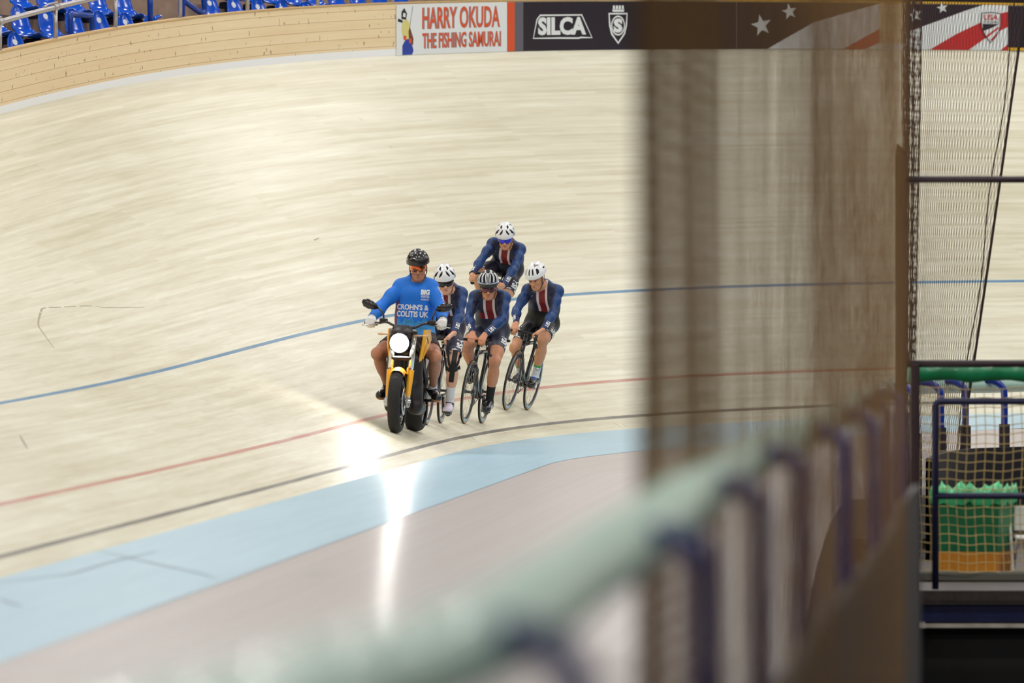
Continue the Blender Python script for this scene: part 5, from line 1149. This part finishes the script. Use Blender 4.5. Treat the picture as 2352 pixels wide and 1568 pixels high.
def cyclist(key, label, d):
    J = {k: np.array(v, float) for k, v in d.items() if k in ('shL', 'shR', 'elL', 'elR')}
    J['hipL'] = np.array([-.80, .09, .985]); J['hipR'] = np.array([-.80, -.09, .985]); sc = (J['shL'] + J['shR']) / 2
    J['neckb'] = np.array(d['neckb'], float); J['chest'] = sc + np.array([-.075, 0, -.055]); pc = (J['hipL'] + J['hipR']) / 2; J['mid'] = pc * .55 + J['chest'] * .45 + np.array([-.045, 0, .045]); J['bum'] = BENT
    for sd, k in ((1, 'L'), (-1, 'R')):
        p = pedal_pos(PH[key], sd); J['an' + k] = p + np.array([-.105, -sd * .005, .112]); J['to' + k] = p + np.array([.052, 0, .028])
        J['kn' + k] = ik(J['hip' + k], J['an' + k], .455, .445, (1, sd * d.get('kneeout', .18), .25))
        g = d['grip' + k]; grip(J, k, g[0], g[1], J['el' + k], g[2], g[3] if len(g) > 3 else None, g[4] if len(g) > 4 else (-sd))
    headframe(J, *d['head']); J['curl'] = d.get('curl', (35, 105, 165))
    o, B = person(key, label, J, [M_skin[key]], h=.006); V, F, N_, L_ = B
    tf = {k: para(V, J['el' + k], J['wr' + k]) for k in 'LR'}; tt = {k: para(V, J['hip' + k], J['kn' + k]) for k in 'LR'}
    hem = d.get('hem', .80); keep = np.isin(L_, (TOR, PEL, UAL, UAR)) | ((L_ == FAL) & (tf['L'] < .985)) | ((L_ == FAR) & (tf['R'] < .985)) | ((L_ == THL) & (tt['L'] < hem)) | ((L_ == THR) & (tt['R'] < hem))
    back = unit(J['chest'] - pc); lat = unit(J['shL'] - J['shR']); front = unit(np.cross(lat, back)); waist = d.get('waist', .44)
    nx = unit(J['headc'] - J['neckb']); nk = J['neckb'] + nx * .001; ne = J['neckb'] + (nx * .8 + front * .35) * .1; tn = para(V, nk, ne); COLL = d.get('collar', .52)
    keep |= (L_ == NEC) & (tn < COLL); keep &= ~((L_ == HEA)); keep &= ~(np.isin(L_, (TOR,)) & (tn > COLL) & (np.linalg.norm((V - nk) - np.outer(tn, ne - nk), axis=1) < .072))
    def paint(C, NN, LL):
        mi = np.zeros(len(C), int); mi[np.isin(LL, (FAL, FAR))] = 1; mi[np.isin(LL, (THL, THR))] = 2; return mi
    trims = [(J['elL'], J['wrL'], .985, [FAL]), (J['elR'], J['wrR'], .985, [FAR]), (J['hipL'], J['knL'], hem, [THL]), (J['hipR'], J['knR'], hem, [THR]), (nk, ne, COLL, [NEC, TOR])]
    sc_ = d['short']; NAVY, RED, WH, BLUE = rgb(20, 28, 60), rgb(126, 22, 34), rgb(226, 206, 208), rgb(8, 56, 114)
    rules = [(NAVY, [('af', .10, None), ('ax', -.16, .16)]), (WH, [('af', -.1, None), ('ax', -.062, .062)]), (RED, [('af', -.1, None), ('ax', -.036, .036)])]
    if d.get('redside'): rules += [(RED, [('af', .1, None), ('ax', .062, .12), ('aa', None, .83)]), (RED, [('af', .1, None), ('ax', -.12, -.062), ('aa', None, .83)])]
    rules += [(sc_, [('aw', None, waist)])]
    mt = suit_mat('racing suit upper ' + key, rules, BLUE); mf = suit_mat('racing suit sleeve ' + key, [(rgb(16, 40, 92), [('ap', .5, None)])], BLUE); ml = suit_mat('racing suit shorts ' + key, [(d['hemc'], [('ap', hem - .13, None)])], sc_, .16)
    sel_u = np.unique(F[keep[F].all(1)]); suit = shell('skinsuit', B, keep, .0042, [mt, mf, ml], paint, o, trims)
    P = V[sel_u]; NN_ = N_[sel_u]; Lu = L_[sel_u]; aa = (P - pc) @ back / np.linalg.norm(J['chest'] - pc); fr = NN_ @ front
    ap = np.zeros(len(P)); 
    for e, w, Lb in ((J['elL'], J['wrL'], FAL), (J['elR'], J['wrR'], FAR), (J['hipL'], J['knL'], THL), (J['hipR'], J['knR'], THR)): q = Lu == Lb; ap[q] = para(P[q], e, w)
    aw = aa - .12 * np.clip(fr, -1, 1); aw[np.isin(Lu, (THL, THR))] = -1; ax_v = (P - sc) @ lat; ax_v[np.isin(Lu, (UAL, UAR))] *= 1.0; aw[np.isin(Lu, (UAL, UAR, FAL, FAR))] = 2
    nb_ = len(suit.data.vertices) - len(P); n0 = len(P)
    # inner hem points repeat the value of the outer edge by nearest point
    co = np.array([v.co for v in suit.data.vertices]); nn_i = np.array([int(np.argmin(((co[:n0] - q) ** 2).sum(1))) for q in co[n0:]]) if nb_ else np.zeros(0, int)
    for nm, arr in (('ax', ax_v), ('aa', aa), ('af', fr), ('ap', ap), ('aw', aw)): attr(suit, nm, np.concatenate([arr, arr[nn_i]]) if nb_ else arr)
    T = bvh_of(suit)
    # lettering on forearms and thighs
    for k, sd in (('L', 1), ('R', -1)):
        e, w = J['el' + k], J['wr' + k]; ax_ = unit(w - e); c = e * .30 + w * .70; vw = unit(np.array([1, sd * .75, .35])); vw = unit(vw - ax_ * (vw @ ax_)); up = np.cross(ax_, vw)
        rd = -ax_; u2 = np.cross(vw, rd); print_text('lettering', 'USA', suit, c + vw * .035, rd, u2, .095, .048, M_txt, .05, trees=T)
        h_, kn = J['hip' + k], J['kn' + k]; ax_ = unit(kn - h_); c = h_ * (1.18 - hem) + kn * (hem - .18); vw = unit(np.array([.85, sd * .8, .05])); vw = unit(vw - ax_ * (vw @ ax_)); rd = -ax_; u2 = np.cross(vw, rd); print_text('lettering', 'USA', suit, c + vw * .07, rd, u2, .17, .085, M_txt, .05, trees=T)
        vw = unit(np.array([1, sd * .25, .6])); vw = unit(vw - ax_ * (vw @ ax_)); c = h_ * .22 + kn * .78
        V2 = []
        for x, y in ((-.03, -.004), (-.03, .008), (.005, .012), (.03, .002), (.005, -.010), (-.012, .002), (.006, .003)):
            q = c + np.cross(vw, ax_) * x * sd + ax_ * y + vw * .1; ht = T.ray_cast(Vector(q), Vector(-vw), .2); V2.append(tuple(np.array(ht[0]) + vw * .003) if ht[0] is not None else tuple(q - vw * .1))
        obj('suit_emblem', V2, [(0, 1, 5), (1, 2, 6, 5), (2, 3, 6), (3, 4, 6), (4, 0, 5, 6)], M_txt, suit)
    for sd in (1, -1): # small chest emblems
        c = sc + front * .12 - back * .02 + lat * sd * .105; V2 = []
        for x, y in ((-.014, 0), (.0, .016), (.014, .012), (.004, .004), (.004, -.016), (-.004, -.010)):
            q = c + lat * x + back * y + front * .1; ht = T.ray_cast(Vector(q), Vector(-front), .4); V2.append(tuple(np.array(ht[0]) + front * .003) if ht[0] is not None else tuple(c))
        obj('suit_emblem', V2, [(0, 1, 3, 5), (1, 2, 3), (3, 4, 5)], M_grey, suit)
    # socks and shoes
    for k, sd in (('L', 1), ('R', -1)):
        SHL_, FO_ = (SHL, FOL) if sd > 0 else (SHR, FOR_); ts = para(V, J['kn' + k], J['an' + k]); s0 = d.get('sock', .66); kp = ((L_ == SHL_) & (ts > s0)) | (L_ == FO_)
        def sp(C, NN, LL, k=k, s0=s0): t = para(C, J['kn' + k], J['an' + k]); return ((t < s0 + .045) & (d.get('cuff') is not None)).astype(int)
        sk = shell('sock', B, kp, .0035, [d['sockm'], d.get('cuff') or d['sockm']], sp, o, [(J['kn' + k], J['an' + k], s0, [SHL_])])
        if d.get('ringmark') and sd > 0:
            c = J['kn' + k] * .24 + J['an' + k] * .76; T2 = bvh_of(sk); vw = unit(np.array([1, .5, 0])); ux = unit(np.cross(np.array([0, 0, 1.]), vw)); P = []
            for t in np.linspace(0, 2 * PI, 24, endpoint=False):
                q = c + ux * .026 * math.cos(t) + np.array([0, 0, 1]) * .02 * math.sin(t) + vw * .1; ht = T2.ray_cast(Vector(q), Vector(-vw), .2)
                if ht[0] is not None: P.append(np.array(ht[0]) + vw * .002)
            if len(P) > 5: mb = MB(); mb.tube(P, .002, 4, closed=True); mb.build('sock_mark', M_black, sk)
        shoe(o, J['an' + k], J['to' + k], *d['shoe'])
    face(o, J['headc'], J['headR']); strap(o, J['headc'], J['headR'])
    if d.get('lens'): shades(o, J['headc'], J['headR'], M_lens[key], d['framem'])
    hc = np.array(d['head'][0], float); kk = d.get('hk', 1.0)
    hm, sp_ = helmet(o, hc, J['headR'], d['vents'], d['helm'], d.get('liner', M_helin), d.get('marks'), kk, rnd=d.get('rnd', (.142, .112, .122)))
    return o, J, suit, hm, on_shell(hc, J['headR'], sp_, kk), T, B
YAX = np.array([0, 1., 0])
blm = lambda C: (C[:, 2] < .018 - .16 * C[:, 0]) & (C[:, 0] < .06)
HOOD = lambda sd: np.array([.75, sd * -.25, -.2])
oC = cyclist('C', 'cyclist in navy suit with striped black helmet and rose glasses, front rider at centre', dict(
    short=rgb(44, 46, 66), hemc=rgb(78, 80, 96),
    shL=(-.50, .143, 1.345), shR=(-.50, -.163, 1.31), elL=(-.36, .178, 1.125), elR=(-.36, -.176, 1.095), neckb=(-.505, -.005, 1.385), head=((-.37, -.025, 1.487), -9, 10, 14),
    gripL=((-.10, .052, .87), YAX, (.2, 0, -1)), gripR=((-.10, -.062, .87), YAX, (.2, 0, -1)), hem=.64, kneeout=.17, sock=.62, sockm=M_sockb, shoe=(M_shoeb, M_shoeb, 'p'), lens=True, framem=M_strap,
    vents=VENTC, helm=M_helk, redside=True))
oR = cyclist('R', 'cyclist with black shorts and plain white helmet looking down, rightmost rider', dict(
    short=rgb(14, 12, 16), hemc=rgb(14, 12, 16),
    shL=(-.50, .165, 1.37), shR=(-.50, -.163, 1.31), elL=(-.34, .20, 1.125), elR=(-.34, -.205, 1.075), neckb=(-.505, .01, 1.40), head=((-.37, -.095, 1.512), -15, -10, 20),
    gripL=((-.07, .142, .868), np.array([1, .25, .0]), (0, .3, -1), np.array([.35, -.6, -.3]), 1), gripR=((-.085, -.125, .87), np.array([.25, 1, 0]), (.2, 0, -1)), curl=(25, 75, 110), kneeout=.16, sock=.66, sockm=M_sockw, cuff=M_green, ringmark=True, shoe=(M_shoeb, M_shoeb, 'p', M_shoeu),
    vents=VENTR, helm=M_helw, rnd=(.143, .115, .124)))
oL = cyclist('L', 'cyclist with white helmet, black glasses and taped knee, half hidden behind the motorcycle rider', dict(
    short=rgb(46, 40, 62), hemc=rgb(76, 72, 92),
    shL=(-.50, .165, 1.335), shR=(-.50, -.16, 1.31), elL=(-.35, .19, 1.14), elR=(-.35, -.2, 1.10), neckb=(-.505, .045, 1.375), head=((-.37, .0, 1.5), -11, 8, 14),
    gripL=((-.06, .142, .868), np.array([1, .25, .0]), (0, .3, -1), np.array([.35, -.6, -.3]), 1), gripR=((-.06, -.142, .868), np.array([1, -.25, .0]), (0, -.3, -1), np.array([.35, .6, -.3]), 1), curl=(30, 85, 130), kneeout=.17, sock=.60, sockm=M_sockw, shoe=(M_shoew, M_shoeb, 'band', M_shoeb), lens=True, framem=M_strap,
    vents=VENT6, helm=M_helw, marks=(M_helb, blm)))
oT = cyclist('T', 'cyclist with white helmet and blue mirrored glasses, last rider highest on the banking', dict(
    short=rgb(36, 34, 48), hemc=rgb(52, 50, 64),
    shL=(-.52, .14, 1.245), shR=(-.52, -.178, 1.205), elL=(-.33, .19, 1.06), elR=(-.31, -.205, .995), neckb=(-.525, -.02, 1.275), head=((-.36, -.05, 1.375), -20, 10, 20),
    gripL=((.012, .154, .80), np.array([.15, .0, 1]), (0, -1, 0), None, 1), gripR=((.012, -.154, .80), np.array([.15, .0, 1]), (0, 1, 0), None, 1), kneeout=.30, sock=.62, sockm=M_sockw, shoe=(M_shoeb, M_shoeb, 'p'), lens=True, framem=M_helw, waist=.40,
    vents=VENT6, helm=M_helw, marks=(M_helb, blm)))
o, J, suit, hm, sh_, T, B = oC
for m_, lines_ in ((M_helw, [[(4, 58), (5, 30), (4, 10), (2, 4)], [(17, 62), (14, 35), (9, 10)], [(36, 62), (31, 35), (24, 10)], [(44, 60), (37, 35), (29, 10)], [(66, 58), (60, 32), (50, 9)], [(74, 56), (67, 32), (57, 9)], [(2, 4), (30, 5), (60, 7), (85, 8)], [(98, 50), (92, 28), (84, 8)]]), (M_helb, [[(40, 61), (34, 35), (26.5, 10)], [(70, 57), (63.5, 32), (53.5, 9)], [(3, 8), (30, 9), (60, 11), (85, 12)]])):
    for sgn in (1, -1):
        for ln in lines_: mb = MB(); mb.tube(bez([sh_(a * sgn, e_, .0005) for a, e_ in ln], 8), .0040 if m_ is M_helw else .003, 6); mb.build('helmet_rib', m_, hm)
# helmet lettering and straps that only one rider has
o, J, suit, hm, sh_, T, B = oR
v, f_, ar = text_mesh('poc', .02); obj('lettering', [sh_(40 + (x - .5) * 50 + 14, 50 + y * 15, .0012) for x, y in v], f_, M_black, hm)
obj('helmet_mark', [sh_(a, e, .0012) for a, e in ((20, 66), (50, 70), (58, 74), (30, 70))], [(0, 1, 2, 3)], M_black, hm)
print_text('lettering', 'usa cycling', suit, (J['shL'] + J['shR']) / 2 + np.array([.14, -.075, -.03]), np.array([0, 1., 0]), np.array([0, 0, 1.]), .06, .010, M_txt, .0, trees=T)
# black knee brace tape of the hidden rider
o, J, suit, hm, sh_, T, B = oL
V, F, N_, L_ = B; T2 = BVHTree.FromPolygons(V.tolist(), F.tolist()); kn_ = J['knL']; d_ = unit(J['anL'] - kn_); fw = np.array([1., .12, 0]); fw = unit(fw - d_ * (fw @ d_)); lt_ = np.cross(fw, d_)
def kp_(x, t): return kn_ + lt_ * x + d_ * t
for nm, pth, w_ in (('knee_tape', [kp_(.012, -.12), kp_(.005, .0), kp_(.0, .10), kp_(-.004, .20)], .050), ('knee_tape', [kp_(-.075, .075), kp_(-.03, .068), (kp_(.03, .06)), kp_(.075, .05)], .045), ('knee_tape', [kp_(-.07, -.09), kp_(-.04, -.01), kp_(-.01, .06)], .026), ('knee_tape', [kp_(.075, -.09), kp_(.045, -.01), kp_(.015, .06)], .024)):
    ribbon(nm, T2, pth, w_, fw, M_sockb, parent=o)
# the wrist strap of the last rider
o, J, suit, hm, sh_, T, B = oT
mb = MB(); a = unit(J['wrR'] - J['elR']); c = J['elR'] * .06 + J['wrR'] * .94; b = unit(np.cross(a, YAX)); e = np.cross(a, b); mb.tube([c + (b * math.cos(t) + e * math.sin(t)) * .035 for t in np.linspace(0, 2 * PI, 18, endpoint=False)], .007, 6, closed=True); mb.build('watch', M_strap, o)
# ---- motorcycle rider
J = dict(shL=np.array([-.99, .140, 1.415]), shR=np.array([-.99, -.150, 1.405]), elL=np.array([-.84, .275, 1.21]), elR=np.array([-.82, -.315, 1.205]), neckb=np.array([-.985, .0, 1.475]), chest=np.array([-1.0, 0, 1.33]), mid=np.array([-1.02, 0, 1.12]),
         hipL=np.array([-1.0, .11, .90]), hipR=np.array([-1.0, -.11, .90]), knL=np.array([-.62, .27, .74]), knR=np.array([-.62, -.30, .75]), anL=np.array([-.92, .215, .43]), anR=np.array([-.92, -.225, .43]), toL=np.array([-.755, .285, .345]), toR=np.array([-.755, -.275, .345]), bum=np.array([-.02, 0, -.02]))
for k, sd in (('L', 1), ('R', -1)): grip(J, k, (-.55, sd * (.33 if sd > 0 else .375), 1.045 if sd > 0 else 1.037), YAX, J['el' + k], (.6, 0, -.6), np.array([.8, 0, -.15]), -sd, .085, .0185)
headframe(J, (-.92, .015, 1.655), -5, 6, 8, .065); J['curl'] = (40, 110, 165)
o, B = person('M', 'person in bright blue jersey, black helmet and orange glasses riding the motorcycle', J, [M_skin['M']], fat=.016, h=.0066); V, F, N_, L_ = B
tf = {k: para(V, J['el' + k], J['wr' + k]) for k in 'LR'}; tt = {k: para(V, J['hip' + k], J['kn' + k]) for k in 'LR'}
keep = np.isin(L_, (TOR, UAL, UAR)) | ((L_ == PEL) & (V[:, 2] > .90)) | ((L_ == FAL) & (tf['L'] < .98)) | ((L_ == FAR) & (tf['R'] < .98))
nx = unit(J['headc'] - J['neckb']); nk = J['neckb'].copy(); ne = nk + unit(nx + np.array([.25, 0, 0])) * .1; keep |= (L_ == NEC) & (para(V, nk, ne) < .34)
def pj(C, NN, LL):
    mi = np.zeros(len(C), int); tr = np.isin(LL, (TOR, PEL)); wob = .02 * np.sin(C[:, 1] * 40) + .015 * np.sin(C[:, 1] * 97); mi[tr & (C[:, 2] + wob < 1.09)] = 1
    mi[tr & (C[:, 1] + (1.35 - C[:, 2]) * .10 < -.135) & (C[:, 2] < 1.33 + wob) & (NN[:, 0] > -.2)] = 2; return mi
js = shell('jersey', B, keep, .012, [M_jersey, M_jcyan, M_jpurp], pj, o, [(J['elL'], J['wrL'], .98, [FAL]), (J['elR'], J['wrR'], .98, [FAR]), (nk, ne, .34, [NEC, TOR])])
T = bvh_of(js); ux = YAX; uz = np.array([0, 0, 1.])
def jt(st, y, z, w, hh, b=.035): print_text('lettering', st, js, np.array([-.85, y, z]), ux, uz, w, hh, M_txt, b, trees=T)
jt("CROHN'S &", -.012, 1.215, .315, .055); jt('COLITIS UK', -.012, 1.147, .315, .058); jt('BIG', .108, 1.365, .085, .052, .06); jt('WINTER', .108, 1.322, .085, .026, .02); jt('WORKOUT', .108, 1.293, .085, .018, .02)
e, s_ = J['elL'], J['shL']; c = e * .5 + s_ * .5; a = unit(e - s_); vw = unit(np.array([.55, 1., 0])); vw = unit(vw - a * (vw @ a)); print_text('lettering', 'WORKOUT', js, c + vw * .06, a, np.cross(vw, a), .19, .04, M_txt, .03, trees=T)
kp = ((L_ == PEL) & (V[:, 2] < .99)) | ((L_ == THL) & (tt['L'] < .66)) | ((L_ == THR) & (tt['R'] < .66)); shell('shorts', B, kp, .009, [M_mshort], lambda C, NN, LL: np.zeros(len(C), int), o, [(J['hipL'], J['knL'], .66, [THL]), (J['hipR'], J['knR'], .66, [THR])])
for k, Lb, Fb in (('L', HAL, FAL), ('R', HAR, FAR)): shell('glove', B, (L_ == Lb) | ((L_ == Fb) & (tf[k] > .955)), .0075, [M_glove], lambda C, NN, LL: np.zeros(len(C), int), o)
for k, Sb, Fb in (('L', SHL, FOL), ('R', SHR, FOR_)):
    ts = para(V, J['kn' + k], J['an' + k]); shell('sock', B, ((L_ == Sb) & (ts > .86)) | (L_ == Fb), .0035, [M_sockw if k == 'L' else M_sockb], lambda C, NN, LL: np.zeros(len(C), int), o)
    so, heel, d_, up = shoe(o, J['an' + k], J['to' + k], M_shoeb, M_gum, 'gum'); mb = MB(); lt_ = np.cross(up, d_)
    for q in range(4): c = heel + d_ * (.075 + .022 * q) + up * (.075 - .012 * q); mb.tube([c - lt_ * .028 - up * .01, c + up * .004, c + lt_ * .028 - up * .01], .0035, 5)
    mb.build('laces', M_strap, so)
mb = MB(); a = unit(J['wrL'] - J['elL']); c = J['elL'] * .05 + J['wrL'] * .95; b = unit(np.cross(a, YAX)); e = np.cross(a, b); mb.tube([c + (b * math.cos(t) + e * math.sin(t)) * .040 for t in np.linspace(0, 2 * PI, 20, endpoint=False)], .009, 6, closed=True); mb.build('watch', M_shoeb, o)
face(o, J['headc'], J['headR']); strap(o, J['headc'], J['headR']); shades(o, J['headc'], J['headR'], M_lens['M'], M_gum, z0=.050, hgt=.066, w=74)
hc = np.array([-.92, .015, 1.655]); hm, sp_ = helmet(o, hc, J['headR'], [([(60, 40), (80, 30)], (.005, .006)), ([(-60, 40), (-80, 30)], (.005, .006))], M_helk, M_helin, rnd=(.142, .114, .128), brim=-.004); sh_ = on_shell(hc, J['headR'], sp_)
rg = random.Random(4)
for q in range(26):
    az = rg.uniform(-70, 70); el_ = rg.uniform(12, 72); le = rg.uniform(4, 16); an = rg.uniform(0, PI); pts = [sh_(az + t * le * math.cos(an) * 1.3, el_ + t * le * math.sin(an) * .6 + 2 * math.sin(t * 3), .001) for t in np.linspace(0, 1, 6)]; mb = MB(); mb.tube(pts, rg.uniform(.0012, .0026), 5); mb.build('helmet_scribble', M_helw, hm)
